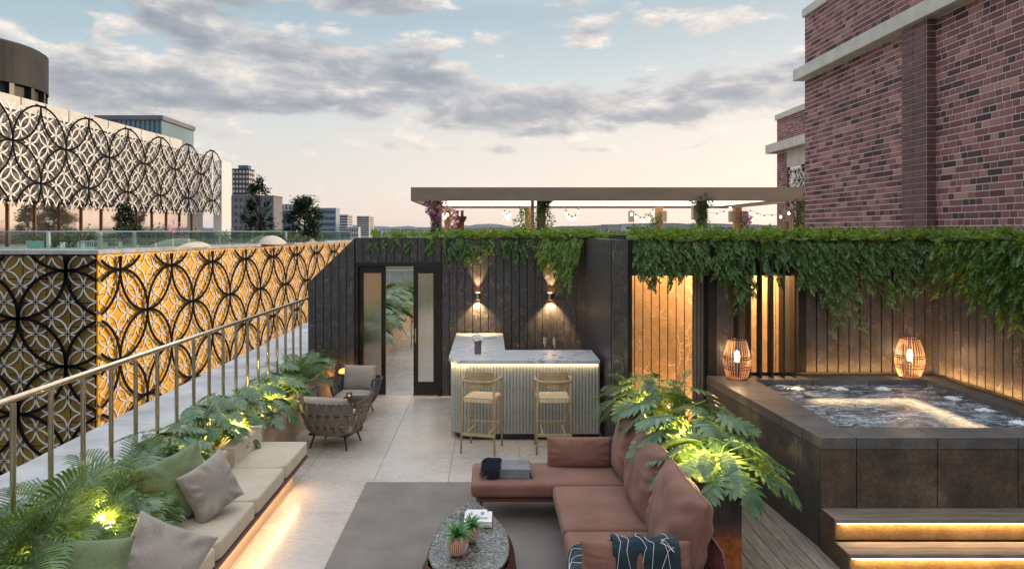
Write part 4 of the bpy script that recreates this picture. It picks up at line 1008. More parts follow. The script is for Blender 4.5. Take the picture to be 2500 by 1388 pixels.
# back cushions lean against a low woven back
for i, (a, b_) in enumerate(((7.07, 7.84), (6.06, 7.10), (4.98, 6.10))):
    w = b_ - a; M = Matrix.Translation(sl(1.50, (a + b_) / 2, .715)) @ Matrix.Rotation(R(90), 4, 'Z') @ Matrix.Rotation(R(13), 4, 'X') @ Matrix.Identity(4)
    o = cushion(MB(), M, w, .67, .32, seed=i * 3 + 1, wr=.019, n=34, pinch=.05).build('back_cushion', SOFA, sofa, smooth=True, merge=True)
    edgepipe(M, w * 1.0, .67, .005, pinch=.05).build('piping', SOFA, o, smooth=True)
WICK = mk('maroon_rope', srgb(104, 60, 54), srgb(128, 78, 70), scale=40, rough=.8)
mb = MB()
for k in range(70):
    y = 4.96 + k * .04; mb.tube([sl(1.655, y, .28), sl(1.675, y, .62), sl(1.672, y, .68)], .011, 5)
mb.build('woven_back', WICK, sofa)
MB().tube([sl(1.672, 4.95, .27), sl(1.675, 4.93, .62), sl(1.675, 5.0, .69), sl(1.675, 7.8, .69)], .016, 8).build('back_rail', SFR, sofa, smooth=True)
# arm at the near end
mb = MB()
for k in range(24):
    x = .72 + k * .039; mb.tube([sl(x, 4.93, .26), sl(x, 4.915, .58)], .011, 5)
mb.build('woven_arm', WICK, sofa)
M = Matrix.Translation(sl(1.05, 4.985, .655)) @ Matrix.Rotation(R(-6), 4, 'X')
cushion(MB(), M, .80, .26, .15, seed=5, pinch=.03).build('arm_cushion', SOFA, sofa, smooth=True, merge=True)
MB().tube([sl(.70, 4.95, .27), sl(.70, 4.915, .52), sl(.74, 4.91, .60), sl(1.60, 4.91, .60), sl(1.66, 4.92, .60)], .016, 8).build('arm_rail', SFR, sofa, smooth=True)
M = Matrix.Translation((.99, 7.66, .575)) @ Matrix.Rotation(R(-8), 4, 'X')
tag(cushion(MB(), M, .72, .33, .20, seed=9, pinch=.02, wr=.009).build('bolster_cushion', SOFA, smooth=True, merge=True), 'oblong russet cushion standing at the far edge of the sofa chaise', 'cushion')

# ---- folded grey throw on the chaise
THR = fabric('grey_stripe_wool', srgb(78, 80, 84), srgb(150, 152, 156), sc=620, bump=.5)
NAVY = fabric('dark_fringe_yarn', srgb(20, 24, 34), srgb(34, 40, 54), sc=500)
thr = thing('folded_throw', 'folded grey ribbed throw with black fringe lying on the chaise', 'blanket', (.20, 7.40, .432), R(-2))
for k in range(3):
    z = .004 + k * .031
    mb = MB()
    prof = [(-.24, z), (.225, z), (.25, z + .006), (.258, z + .015), (.25, z + .024), (.225, z + .030), (-.24, z + .030)]
    def fn(u, v, prof=prof, z=z, k=k):
        i = min(int(u * 5.999), 5); f = u * 6 - i; a, b_ = prof[i], prof[i + 1]
        return (a[0] + (b_[0] - a[0]) * f - .01 * k, -.15 + .3 * v + .004 * math.sin(u * 9 + k), a[1] + (b_[1] - a[1]) * f + .002 * math.sin(v * 14 + k * 2) * (1 if a[1] > z + .02 else 0))
    mb.grid(fn, 36, 20)
    q = [(-.24 - .01 * k, y_, zz) for y_ in (-.15, .15) for zz in (z, z + .030)] + [(.225, y_, zz) for y_ in (-.15, .15) for zz in (z, z + .030)]
    mb.add(q, [(0, 4, 5, 1), (2, 3, 7, 6), (0, 1, 3, 2)])
    mb.build('fold', THR, thr, smooth=True)
rnd = random.Random(3); mb = MB()
for k in range(230):
    y = rnd.uniform(-.16, .16); x = rnd.uniform(-.26, -.12); z = .100 + rnd.uniform(0, .012)
    pts = [(x + .05, y, z)]; xx, yy, zz = x + .03, y, z + .006
    over = -.26
    for s_ in range(5):
        xx -= rnd.uniform(.004, .022); yy += rnd.uniform(-.012, .008) if y > -.1 else rnd.uniform(-.02, .0)
        if yy < -.155 or xx < -.262: zz -= .024
        pts.append((xx, yy, max(zz, .008)))
    mb.tube(pts, .0035, 4, caps=False)
for k in range(60):
    y = -.155 - rnd.uniform(0, .012); x = rnd.uniform(-.22, -.10); mb.tube([(x, -.145, .105), (x, y - .004, .09), (x + rnd.uniform(-.01, .02), y - .01, .05), (x + rnd.uniform(-.02, .03), y - .02, .006)], .0035, 4, caps=False)
mb.build('fringe', NAVY, thr)

# ---- blue throw with white line drawing, draped over the near arm
def bluethrow():
    m, nt, b = newmat('petrol_blue_cloth'); tc = N(nt, 'ShaderNodeTexCoord'); v = tc.outputs['Object']
    nz = N(nt, 'ShaderNodeTexNoise', {0: v, 'Scale': 2.0, 'Detail': 1}); sc = N(nt, 'ShaderNodeVectorMath', {0: nz.outputs['Color'], 'Scale': .25}, operation='SCALE')
    dv = N(nt, 'ShaderNodeVectorMath', {0: v, 1: sc.outputs[0]}, operation='ADD').outputs[0]
    n = N(nt, 'ShaderNodeTexNoise', {0: v, 'Scale': 60, 'Detail': 4})
    n3 = N(nt, 'ShaderNodeTexNoise', {0: v, 'Scale': 8, 'Detail': 3})
    b.inputs['Roughness'].default_value = .9; b.inputs['Sheen Weight'].default_value = .1
    nt.links.new(RAMP(nt, MA(nt, 'ADD', MA(nt, 'MULTIPLY', n.outputs[0], .5), MA(nt, 'MULTIPLY', n3.outputs[0], .5)), [(.35, srgb(16, 30, 40)), (.65, srgb(30, 52, 66))]), b.inputs['Base Color'])
    bp = N(nt, 'ShaderNodeBump', {'Strength': .5, 'Distance': .004, 'Height': n.outputs[0]}); nt.links.new(bp.outputs[0], b.inputs['Normal']); return m
BLUE = bluethrow(); LINE = mk('white_stitching', (.75, .75, .74), rough=.9)
bt = thing('draped_throw', 'petrol blue throw with white stitched line drawing draped over the near sofa arm', 'blanket', (.95, 4.95, .30))
def arm_drape(u, v):      # over the arm cushion: u across X, v from seat side over the top to the outside
    x = .89 + .44 * u - .95
    L = [(.14, .135), (.085, .25), (.075, .38), (.07, .475), (.045, .505), (.0, .512), (-.045, .498), (-.085, .45), (-.095, .30), (-.10, .12), (-.10, -.02)]
    t = v * (len(L) - 1); i = min(int(t), len(L) - 2); f = t - i
    y = L[i][0] + (L[i + 1][0] - L[i][0]) * f; z = L[i][1] + (L[i + 1][1] - L[i][1]) * f
    wv = .010 * math.sin(u * 17 + v * 2) + .006 * math.sin(u * 31 + 1)
    return (x + .05 * v * (u - .5), y + 1.1 * wv + .045, z - .0 + wv * .5)
def seat_drape(u, v):     # puddled over the seat front corner and down to the rug
    L = [(.36, .155), (.20, .16), (.02, .158), (-.18, .15), (-.285, .145), (-.335, .10), (-.35, .0), (-.37, -.12), (-.42, -.23), (-.47, -.272)]
    t = v * (len(L) - 1); i = min(int(t), len(L) - 2); f = t - i
    x = L[i][0] + (L[i + 1][0] - L[i][0]) * f; z = L[i][1] + (L[i + 1][1] - L[i][1]) * f
    y = -.06 + .80 * u * (1 - .45 * v); wv = .014 * math.sin(u * 15 + v * 4) + .01 * math.sin(u * 8 - v * 7 + 1)
    return (x - .02 * math.sin(u * 5), y + .10, z + abs(wv) + .012)
def drape(fn, name, nu, nv):
    mb = MB(); mb.grid(fn, nu, nv); mb.grid(lambda u, v: tuple(Vector(fn(1 - u, v)) - Vector((0, 0, .004))), nu, nv)
    return mb.build(name, BLUE, bt, smooth=True)
drape(arm_drape, 'arm_fold', 60, 40); drape(seat_drape, 'seat_fold', 60, 40)
rnd = random.Random(6); mb = MB()
def linepath(fn, P, off):
    pts = []
    for (a, b_), (c, d) in zip(P[:-1], P[1:]):
        for k in range(8):
            t = k / 8; p = Vector(fn(a + (c - a) * t, b_ + (d - b_) * t)); pts.append((p.x + off[0], p.y + off[1], p.z + off[2]))
    mb.tube(pts, .0019, 4)
for P in ([(.05, .3), (.12, .6), (.06, .8), (.2, 1)], [(.4, .4), (.36, .5), (.5, .65), (.42, .8), (.6, .9)], [(.55, .38), (.5, .5), (.62, .62), (.56, .8), (.7, .98)], [(.78, .4), (.86, .55), (.72, .62), (.9, .7), (.74, .56), (.88, .86), (.7, .8), (.94, .62)], [(.15, .4), (.25, .55), (.2, .7), (.3, .85)]):
    linepath(arm_drape, P, (0, -.003, .004))
for P in ([(.1, .2), (.5, .4), (.9, .7)], [(.9, .1), (.6, .3), (.75, .5), (.3, .6), (.2, .9)], [(.2, .5), (.7, .55), (.5, .8), (.9, .9)], [(.05, .45), (.4, .5), (.1, .75), (.6, .72)], [(.8, .25), (.95, .5), (.8, .6)]):
    linepath(seat_drape, P, (-.003, -.001, .005))
mb.build('stitched_lines', LINE, bt)

# ---- coffee table
def granite():
    m, nt, b = newmat('speckled_stone'); tc = N(nt, 'ShaderNodeTexCoord'); v = tc.outputs['Object']
    n = N(nt, 'ShaderNodeTexNoise', {0: v, 'Scale': 26, 'Detail': 8, 'Roughness': .75, 'Distortion': 2.0}); n2 = N(nt, 'ShaderNodeTexNoise', {0: v, 'Scale': 120, 'Detail': 3})
    f = MA(nt, 'ADD', MA(nt, 'MULTIPLY', n.outputs[0], .75), MA(nt, 'MULTIPLY', n2.outputs[0], .25))
    nt.links.new(RAMP(nt, f, [(.42, (.012, .012, .012)), (.47, srgb(62, 62, 58)), (.53, srgb(120, 120, 112)), (.62, srgb(176, 175, 166))]), b.inputs['Base Color'])
    b.inputs['Roughness'].default_value = .22
    bp = N(nt, 'ShaderNodeBump', {'Strength': .3, 'Distance': .002, 'Height': f}); nt.links.new(bp.outputs[0], b.inputs['Normal']); return m
tbl = thing('coffee_table', 'low organic coffee table with speckled stone top and dark bark like wooden base', 'coffee table', (-.16, 5.95, 0))
CT = [(-.16 + .09, .80), (-.02, .77), (-.14 - .02, .66), (-.24, .50), (-.30, .25), (-.335, 0), (-.345, -.22), (-.30, -.42), (-.20, -.58), (-.02, -.66), (.16, -.60), (.28, -.42), (.325, -.18), (.32, .08), (.27, .32), (.17, .56), (.04, .72)]
CT = [(-.05, .79), (-.13, .70), (-.23, .46), (-.29, .2), (-.325, -.08), (-.335, -.30), (-.27, -.52), (-.12, -.66), (.06, -.68), (.22, -.56), (.31, -.34), (.325, -.08), (.30, .18), (.22, .42), (.12, .64), (.04, .77)]
def catmull(P, n):
    res = []; L = len(P)
    for i in range(L):
        p0, p1, p2, p3 = [Vector((*P[(i + k) % L], 0)) for k in (-1, 0, 1, 2)]
        for j in range(n):
            t = j / n; res.append(.5 * ((2 * p1) + (p2 - p0) * t + (2 * p0 - 5 * p1 + 4 * p2 - p3) * t * t + (3 * p1 - p0 - 3 * p2 + p3) * t ** 3))
    return [(p.x, p.y) for p in res]
OUT = catmull(CT, 5)
MB().prism(OUT[::-1], .355, .385).build('stone_top', granite(), tbl, bevel=.008)
BARK = mk('dark_bark', srgb(34, 22, 18), srgb(92, 52, 34), scale=7, stretch=(1, 1, .35), rough=.4, bump=1.0, bscale=16, bdist=.02)
nO = len(OUT)
def tb(u, v):
    i = int(round(u * nO)) % nO; x, y = OUT[i]; ph = 1.02 + .17 * math.sin(math.pi * min(1, v * 1.05)) ; k = ph + .05 * mnoise.noise(Vector((x * 6, y * 6, v * 3)))
    return (x * k, y * k * .985, .353 * (1 - v))
MB().grid(tb, nO, 14, closeu=True).build('wooden_base', BARK, tbl, smooth=True)

# ---- textured pots with agave like plants
POT = mk('copper_bead_ceramic', srgb(150, 92, 66), srgb(190, 128, 98), scale=8, rough=.3, metal=.6)
BEAD = mk('pearl_bead', srgb(214, 200, 188), rough=.25, metal=.4)
AGA = leafmat('agave_leaf', (.03, .12, .03), (.06, .22, .05), (.12, .32, .08), rough=.35, transl=.12)
def potplant(label, x, y, s, seed):
    t = thing('potted_plant', label, 'potted plant', (x, y, .386), 0, 'pair of potted plants on the coffee table')
    r = .088 * s; prof = [(r * .45, 0), (r * .55, .004)] + [(r * math.sin(a), r * 1.0 - r * math.cos(a) * .98 + .008) for a in [R(d) for d in range(35, 150, 8)]] + [(r * .50, r * 1.93), (r * .44, r * 1.90), (r * .44, r * 1.7)]
    pot = MB().lathe(prof, 36).build('pot', POT, t, smooth=True)
    mb = MB()
    for j, d in enumerate(range(38, 148, 8)):
        a = R(d); rr_ = r * math.sin(a) * 1.005; z = r - r * math.cos(a) * .98 + .008; n = 30
        for k in range(n):
            an = 2 * math.pi * (k + .5 * (j % 2) * 0) / n; q = .0062 * s * (math.sin(a) ** .5); c = Vector((rr_ * math.cos(an), rr_ * math.sin(an), z)); o_ = Vector((math.cos(an) * math.sin(a), math.sin(an) * math.sin(a), -math.cos(a)))
            tx = Vector((-math.sin(an), math.cos(an), 0)); ty = o_.cross(tx)
            mb.add([c + tx * q, c + ty * q, c - tx * q, c - ty * q, c + o_ * q * .9], [(0, 1, 4), (1, 2, 4), (2, 3, 4), (3, 0, 4)])
    mb.build('bead_pattern', BEAD, pot)
    rnd = random.Random(seed); mb = MB()
    for k in range(30):
        an = k * 2.4 + rnd.uniform(-.2, .2); tilt = R(12 + k * 2.6); L = s * rnd.uniform(.11, .15) * (1.1 - .1 * (k < 6)); w = .013 * s
        d = Vector((math.cos(an), math.sin(an), 0)); sd_ = Vector((-math.sin(an), math.cos(an), 0)); P = []; p = Vector((0, 0, r * 1.85)) + d * .01
        an_ = tilt
        for q in range(7):
            t_ = q / 6; ww = w * (math.sin(math.pi * (.18 + .82 * t_)) ** .7) if q < 6 else .0005
            P.append((p.copy(), ww)); p = p + (d * math.sin(an_) + Vector((0, 0, math.cos(an_)))) * L / 6; an_ += .13
        vs = []
        for p_, w_ in P: vs += [p_ - sd_ * w_ + Vector((0, 0, w_ * .35)), p_, p_ + sd_ * w_ + Vector((0, 0, w_ * .35))]
        mb.add(vs, [(3 * i + c, 3 * i + c + 1, 3 * i + c + 4, 3 * i + c + 3) for i in range(6) for c in (0, 1)])
    mb.build('leaves', AGA, t, smooth=True)
potplant('copper beaded round pot with spiky green plant, nearer the camera on the coffee table', -.262, 5.62, 1.0, 1)
potplant('copper beaded round pot with spiky green plant, behind the other pot beside the books', -.155, 5.86, .84, 2)
# ---- books
PAPER = mk('book_pages', (.78, .76, .72), rough=.9); CW = mk('white_cover', (.74, .72, .73), rough=.5); CN = mk('navy_cover', (.012, .012, .05), rough=.4); CB = mk('black_cover', (.02, .018, .02), rough=.4)
PRINT = mk('grey_print', srgb(120, 126, 138), rough=.6)
def book(label, x, y, z, w, d, h, rz, cov, pr=False):
    t = thing('book', label, 'book', (x, y, z), rz, 'stack of books on the coffee table')
    MB().box(-w / 2, w / 2, -d / 2, d / 2, h - .003, h).box(-w / 2, w / 2, -d / 2, d / 2, 0, .003).box(-w / 2 - .0015, -w / 2 + .002, -d / 2, d / 2, .0, h).build('cover', cov, t, bevel=.001)
    MB().box(-w / 2 + .003, w / 2 - .004, -d / 2 + .004, d / 2 - .004, .0035, h - .0035).build('pages', PAPER, t)
    if pr:
        for (a, b_, c, e) in ((-.078, -.05, -.045, .01), (-.078, -.052, .02, .035), (.045, .085, -.03, .02), (.05, .08, -.045, -.034), (-.012, .008, -.055, -.038), (.04, .09, .024, .03)):
            MB().box(a * w / .24, b_ * w / .24, c, e, h, h + .0006).build('print_block', PRINT, t)
book('navy blue book at the bottom of the coffee table stack', -.12, 6.27, .386, .30, .24, .030, R(-2), CN)
book('white book with dark edges in the middle of the coffee table stack', -.10, 6.25, .417, .245, .235, .030, R(-1), CW)
book('small white book with grey drawings on top of the coffee table stack', -.112, 6.28, .448, .185, .17, .016, R(1), CW, True)

# ---- bench pillows
GRN = fabric('olive_green_linen', srgb(84, 98, 68), srgb(132, 144, 104), sc=420, bump=.5, sheen=.2)
GRY = fabric('warm_grey_linen', srgb(128, 118, 110), srgb(168, 158, 150), sc=500, bump=.2, sheen=.3)
def pillow(label, mat, c, sz, t, rot, seed, name='scatter_pillow'):
    M = Matrix.Translation((0, 0, 0))
    mb = cushion(MB(), M, sz, sz, t, seed=seed, pinch=.10, n=34, wr=.022)
    o = mb.build(name, mat, smooth=True, merge=True, loc=c); o.rotation_euler = [R(a) for a in rot]
    return tag(o, label, 'pillow', 'scatter pillows on the bench')
pillow('olive green square pillow leaning against the planter behind the grey pillow', GRN, (-2.80, 6.22, .715), .62, .27, (-12, -14, 46), 2)
pillow('grey satin square pillow leaning on the olive pillow in the middle of the bench', GRY, (-2.51, 6.27, .705), .49, .24, (-18, -18, 58), 5)
pillow('grey satin pillow slumped at the near front edge of the bench', GRY, (-2.38, 5.02, .60), .60, .27, (-40, 24, 10), 8)
pillow('olive green pillow lying across the near end of the bench', GRN, (-2.76, 4.62, .62), .68, .30, (-20, 2, 2), 11)

# ---- bar stools
SW = mk('painted_khaki_wood', srgb(160, 138, 106), srgb(180, 158, 124), scale=5, stretch=(1, 1, 4), rough=.45)
CORDM = mk('paper_cord', srgb(206, 182, 148), srgb(226, 204, 170), scale=60, rough=.8, isl=.1)
stool = thing('bar_stool', 'khaki wooden bar stool turned slightly, below the flower vase', 'bar stool', (-.10, 9.60, 0), R(-14.6), 'pair of bar stools at the bar')
def legp(x0, y0, x1, y1, zt): return [(x0, y0, 0), (x1, y1, zt)]
for sx in (-1, 1):
    MB().tube([(sx * .235, -.235, 0), (sx * .225, -.215, .6), (sx * .215, -.205, 1.02)], [.013, .017, .016], 10).build('leg', SW, stool, smooth=True)
    MB().tube([(sx * .225, .225, 0), (sx * .22, .215, .70), (sx * .225, .20, .88), (sx * .232, .165, .95), (sx * .24, .09, .985)], [.013, .018, .018, .018, .018], 10).build('leg', SW, stool, smooth=True)
pts = [(.24, .09, .985), (.245, 0, .99), (.24, -.12, .985), (.222, -.20, .985), (.17, -.255, .985), (.08, -.275, .985), (0, -.28, .985)]
MB().tube(pts + [(-x, y, z) for x, y, z in reversed(pts[:-1])], .019, 10).build('arm_rail', SW, stool, smooth=True)
def bp_(u, v, off):
    x = (u - .5) * .40 * (.72 + .28 * min(1, 1.4 * math.sin(math.pi * min(.5, v * .9 + .12)))) ; rc = .02
    zz = .89 + .225 * v; e = abs(2 * u - 1)
    zz = zz - (.03 * e ** 6 if v > .5 else -.05 * e ** 3 * (1 - v))
    return (x, -.262 + .10 * (x / .2) ** 2 + off, zz)
mb = MB(); mb.grid(lambda u, v: bp_(u, v, -.01), 20, 10); mb.grid(lambda u, v: bp_(1 - u, v, .012), 20, 10)
mb.grid(lambda u, v: Vector(bp_(u, 1, -.01)).lerp(Vector(bp_(u, 1, .012)), v), 20, 1); mb.grid(lambda u, v: Vector(bp_(1 - u, 0, -.01)).lerp(Vector(bp_(1 - u, 0, .012)), v), 20, 1)
mb.grid(lambda u, v: Vector(bp_(0, u, .012)).lerp(Vector(bp_(0, u, -.01)), v), 10, 1); mb.grid(lambda u, v: Vector(bp_(1, u, -.01)).lerp(Vector(bp_(1, u, .012)), v), 10, 1)
mb.build('backrest', SW, stool, smooth=False)
MB().box(-.22, .22, -.225, -.20, .70, .74).box(-.22, .22, .19, .215, .70, .74).box(-.225, -.20, -.20, .19, .70, .74).box(.20, .225, -.20, .19, .70, .74).build('seat_frame', SW, stool, bevel=.004)
mb = MB()
for i in range(22):
    for j in range(20):
        x = -.19 + i * .0181; y = -.185 + j * .0196; k = (i + j) % 2
        mb.box(x, x + (.022 if k else .012), y, y + (.0125 if k else .0225), .742, .747 + (.003 if k else 0))
mb.build('woven_seat', CORDM, stool); mb = MB()
for i in range(40): mb.box(-.19 + i * .0095, -.182 + i * .0095, -.229, -.22, .697, .743)
mb.build('cord_wrap', CORDM, stool)
for (a, b_) in (((-.235, -.228, .26), (.235, -.228, .26)), ((-.222, .22, .32), (.222, .22, .32))):
    MB().box(a[0], b_[0], a[1] - .01, a[1] + .01, a[2] - .02, a[2] + .02).build('stretcher', SW, stool, bevel=.003)
for sx in (-1, 1): MB().box(sx * .15 - .011, sx * .15 + .011, -.218, .21, .265, .29).build('stretcher', SW, stool, bevel=.003)
dup(stool, (.87, 9.60, 0), R(0), 'khaki wooden bar stool facing straight to the bar, below the champagne glasses')
dup(stool, (-1.72, 17.9, 0), R(75), 'khaki wooden chair partly hidden behind the right sliding door in the corridor')

# ---- woven tub armchairs
STRAP = fabric('taupe_strap', srgb(104, 90, 80), srgb(136, 122, 110), sc=500); STRAPG = fabric('grey_strap', srgb(70, 72, 76), srgb(98, 100, 104), sc=500)
TW = fabric('oat_tweed', srgb(136, 126, 116), srgb(182, 172, 160), sc=700, bump=.6)
def armchair(label, loc, rz, strap, bz=.55, sc=1.0):
    t = thing('woven_armchair', label, 'armchair', loc, rz, 'pair of woven strap armchairs'); t.scale = (sc, sc, sc)
    # local: opens towards +Y, back at -Y
    def plan(a, z):        # a in -1..1 around the back
        th = R(-90) + a * R(128); f = min(1, max(0, (z - .18) / .42)); rx = .26 + .16 * f ** .6; ry = .25 + .14 * f ** .6
        e = 3.0; c, s_ = math.cos(th), math.sin(th); k = (abs(c) ** e + abs(s_) ** e) ** (-1 / e)
        return Vector((c * k * rx, s_ * k * ry, z))
    rimz = lambda a: .575 + .06 * abs(a) ** 3 - .0
    n = 33; mb = MB()
    for k in range(n):
        a = -1 + 2 * k / (n - 1); P = []
        for q in range(11):
            v = q / 10; z = rimz(a) - (rimz(a) - .185) * v; aa = a + .014 * math.sin(v * math.pi * 3) * (1 if k % 2 else -1); p = plan(aa, z); o_ = Vector((p.x, p.y, 0)).normalized() * (.008 * math.sin(v * math.pi * 3 + .5) * (1 if k % 2 else -1))
            P.append(p + o_)
        ctr = Vector((0, 0, .17)); P.append(plan(a, .175) * .93); P.append(Vector((plan(a, .17).x * .6, plan(a, .17).y * .6, .165)))
        vs = []
        for i, p in enumerate(P):
            tn = plan(a + .02, max(p.z, .18)) - plan(a - .02, max(p.z, .18)); tn.z = 0; tn.normalize(); nr = Vector((tn.y, -tn.x, 0)) * .003
            w = .026 if i < 11 else .016
            vs += [p - tn * w + nr, p + tn * w + nr, p + tn * w - nr, p - tn * w - nr]
        fs = []
        for i in range(len(P) - 1):
            b_ = i * 4
            for c in range(4): fs.append((b_ + c, b_ + (c + 1) % 4, b_ + 4 + (c + 1) % 4, b_ + 4 + c))
        mb.add(vs, fs)
        p = P[0]; mb.tube([p + Vector((0, 0, -.015)), p + Vector((0, 0, .006))], .016, 8)
    mb.build('woven_straps', strap, t, smooth=False)
    fr = MB()
    for z in (None, .43, .28):
        fr.tube([plan(-1 + 2 * k / 40, (rimz(-1 + 2 * k / 40) if z is None else z)) for k in range(41)], .008, 8)
    for s_ in (-1, 1): fr.tube([plan(s_, rimz(s_)), plan(s_, .4), plan(s_, .2), Vector((plan(s_, .2).x * .7, plan(s_, .2).y, .17))], .011, 8)
    fr.tube([Vector((-.26, .2, .17)), Vector((.26, .2, .17)), Vector((.24, -.22, .17)), Vector((-.24, -.22, .17))], .012, 8, closed=True)
    fr.build('frame', BLACK, t, smooth=True)
    MB().prism([(-.24, -.21), (.24, -.21), (.26, .2), (-.26, .2)], .155, .172).build('seat_base', BLACK, t)
    for sx, sy in ((-1, -1), (1, -1), (1, 1), (-1, 1)):
        MB().tube([(sx * .19, sy * .17, .165), (sx * .235, sy * .215, 0)], [.014, .010], 8).build('leg', BLACK, t, smooth=True)
    MB().rbox((0, .05, .285), (.60, .60, .15), .06, puff=.03).build('seat_cushion', TW, t, smooth=True, merge=True)
    M = Matrix.Translation((0, -.24, bz)) @ Matrix.Rotation(R(12), 4, 'X')
    cushion(MB(), M, .56, .42, .20, seed=4, pinch=.03, wr=.004).build('back_cushion', TW, t, smooth=True, merge=True)
    return t
armchair('brown woven strap armchair seen from behind in front of the planter', (-2.17, 9.83, 0), R(-12), STRAP, .43, 1.16)
armchair('grey woven strap armchair facing the camera beside the sliding door', (-2.20, 11.45, 0), R(180 - 6), STRAPG)
# side table with candle
st = thing('side_table', 'small dark square side table between the two woven armchairs', 'side table', (-2.02, 10.55, 0))
SMK = mk('smoked_top', (.03, .03, .032), rough=.12, scale=5)
MB().box(-.20, .20, -.19, .19, .46, .475).build('table_top', SMK, st, bevel=.003)
LITBROWN = mk('candlelit_panel', srgb(120, 66, 44), srgb(140, 78, 52), rough=.6)  # brown with the candle's orange glow put into the colour
MB().box(-.09, .09, -.08, .08, .0, .459).build('table_base', LITBROWN, st, bevel=.006)
cg = thing('candle_glass', 'small brown glass tealight holder on the dark side table', 'candle', (-2.12, 10.52, .476))
AMB = mk('amber_glass', (.55, .42, .36), rough=.05, trans=.9)
MB().lathe([(.030, 0), (.042, .004), (.045, .05), (.045, .095), (.042, .095), (.042, .05), (.038, .012), (0, .010)], 24).build('holder', AMB, cg, smooth=True)
MB().lathe([(.03, .012), (.03, .045), (0, .046)], 16).build('candle', mk('wax', (.85, .8, .7), rough=.5), cg)
MB().lathe([(0, .047), (.005, .055), (.003, .068), (0, .078)], 8).build('flame', emit('flame', (1, .6, .2), 25), cg)
# low glowing lamp behind the armchair
gl = thing('floor_lamp', 'low orange glowing mushroom lamp against the marble wall behind the armchair', 'lamp', (-2.58, 12.35, 0))
MB().lathe([(.10, 0), (.10, .02), (.02, .03), (.018, .50)], 20).build('stand', BLACK, gl, smooth=False)
MB().lathe([(.09, .50), (.095, .52), (.08, .555), (.04, .575), (0, .58)], 24).build('lamp_shade', emit('orange_shade', (1, .36, .07), 2.2), gl, smooth=True)
point('lamp_light', (0, 0, .42), 3.5, .05, (1, .45, .14), gl)

# ---- vase and champagne glasses on the bar
v = thing('flower_vase', 'grey cylindrical vase with white flowers on the bar top', 'vase', (-.175, 10.50, 1.163))
MB().lathe([(.045, 0), (.052, .006), (.053, .125), (.050, .13), (.050, .135), (.053, .14), (.053, .185), (.048, .188), (.046, .16)], 30).build('vase', mk('grey_ceramic', srgb(82, 86, 88), srgb(96, 100, 102), rough=.5), v)
PET = mk('white_petal', (.82, .80, .76), (.9, .88, .85), rough=.7, isl=.06, scale=40); rnd = random.Random(5); FG = leafmat('flower_leaf', (.02, .07, .02), (.04, .12, .03), (.06, .16, .04))
for k, (x, y, z, r) in enumerate([(-.05, -.02, .245, .055), (.03, -.04, .235, .058), (.0, .02, .262, .042), (.055, .01, .24, .04), (-.02, -.05, .21, .038), (-.075, .02, .222, .035), (.075, -.02, .205, .034)]):
    mb = MB()
    for i in range(46):
        th = rnd.uniform(0, 6.28); ph = math.acos(rnd.uniform(-.35, 1)); d = Vector((math.sin(ph) * math.cos(th), math.sin(ph) * math.sin(th), math.cos(ph)))
        c = Vector((x, y, z)) + d * r * rnd.uniform(.55, .95); a = d.cross(Vector((0, 0, 1)) + Vector((.01, .02, 0))).normalized(); b_ = d.cross(a); q = r * .38
        mb.add([c - a * q, c - b_ * q * .6, c + a * q, c + b_ * q + d * q * .3, c + d * q * .25], [(0, 1, 4), (1, 2, 4), (2, 3, 4), (3, 0, 4)])
    o = mb.build('flower', PET, v); MB().tube([(x * .3, y * .3, .12), (x, y, z - .02)], .003, 5).build('stem', FG, o)
mb = MB()
for k in range(10):
    an = rnd.uniform(0, 6.28); L = .05; p = Vector((math.cos(an) * .04, math.sin(an) * .04, .20 + rnd.uniform(0, .09))); d = Vector((math.cos(an), math.sin(an), .6)).normalized(); s_ = d.cross(Vector((0, 0, 1))).normalized() * .012
    mb.add([p, p + d * L * .5 + s_, p + d * L, p + d * L * .5 - s_], [(0, 1, 2, 3)])
mb.build('leaves', FG, v)
GLS = mk('clear_glass', (.97, .98, .98), rough=.02, trans=1.0); CHA = mk('champagne_wine', (.95, .74, .36), rough=.05, trans=.45)
def flute(label, x, y):
    t = thing('champagne_glass', label, 'champagne glass', (x, y, 1.163), 0, 'pair of filled champagne glasses on the bar')
    MB().lathe([(.036, 0), (.034, .003), (.006, .008), (.004, .02), (.004, .11), (.010, .125), (.024, .165), (.030, .21), (.029, .255), (.026, .285), (.0248, .285), (.0278, .255), (.0288, .21), (.0228, .167), (.008, .13), (0, .127)], 24).build('glass', GLS, t, smooth=True)
    MB().lathe([(0, .1285), (.0075, .131), (.0222, .1675), (.0280, .21), (.0276, .238), (0, .238)], 24).build('champagne', CHA, t, smooth=True)
flute('champagne glass on the bar, the one standing further back', .83, 10.45); flute('champagne glass on the bar, the one nearer the front edge', .965, 10.36)

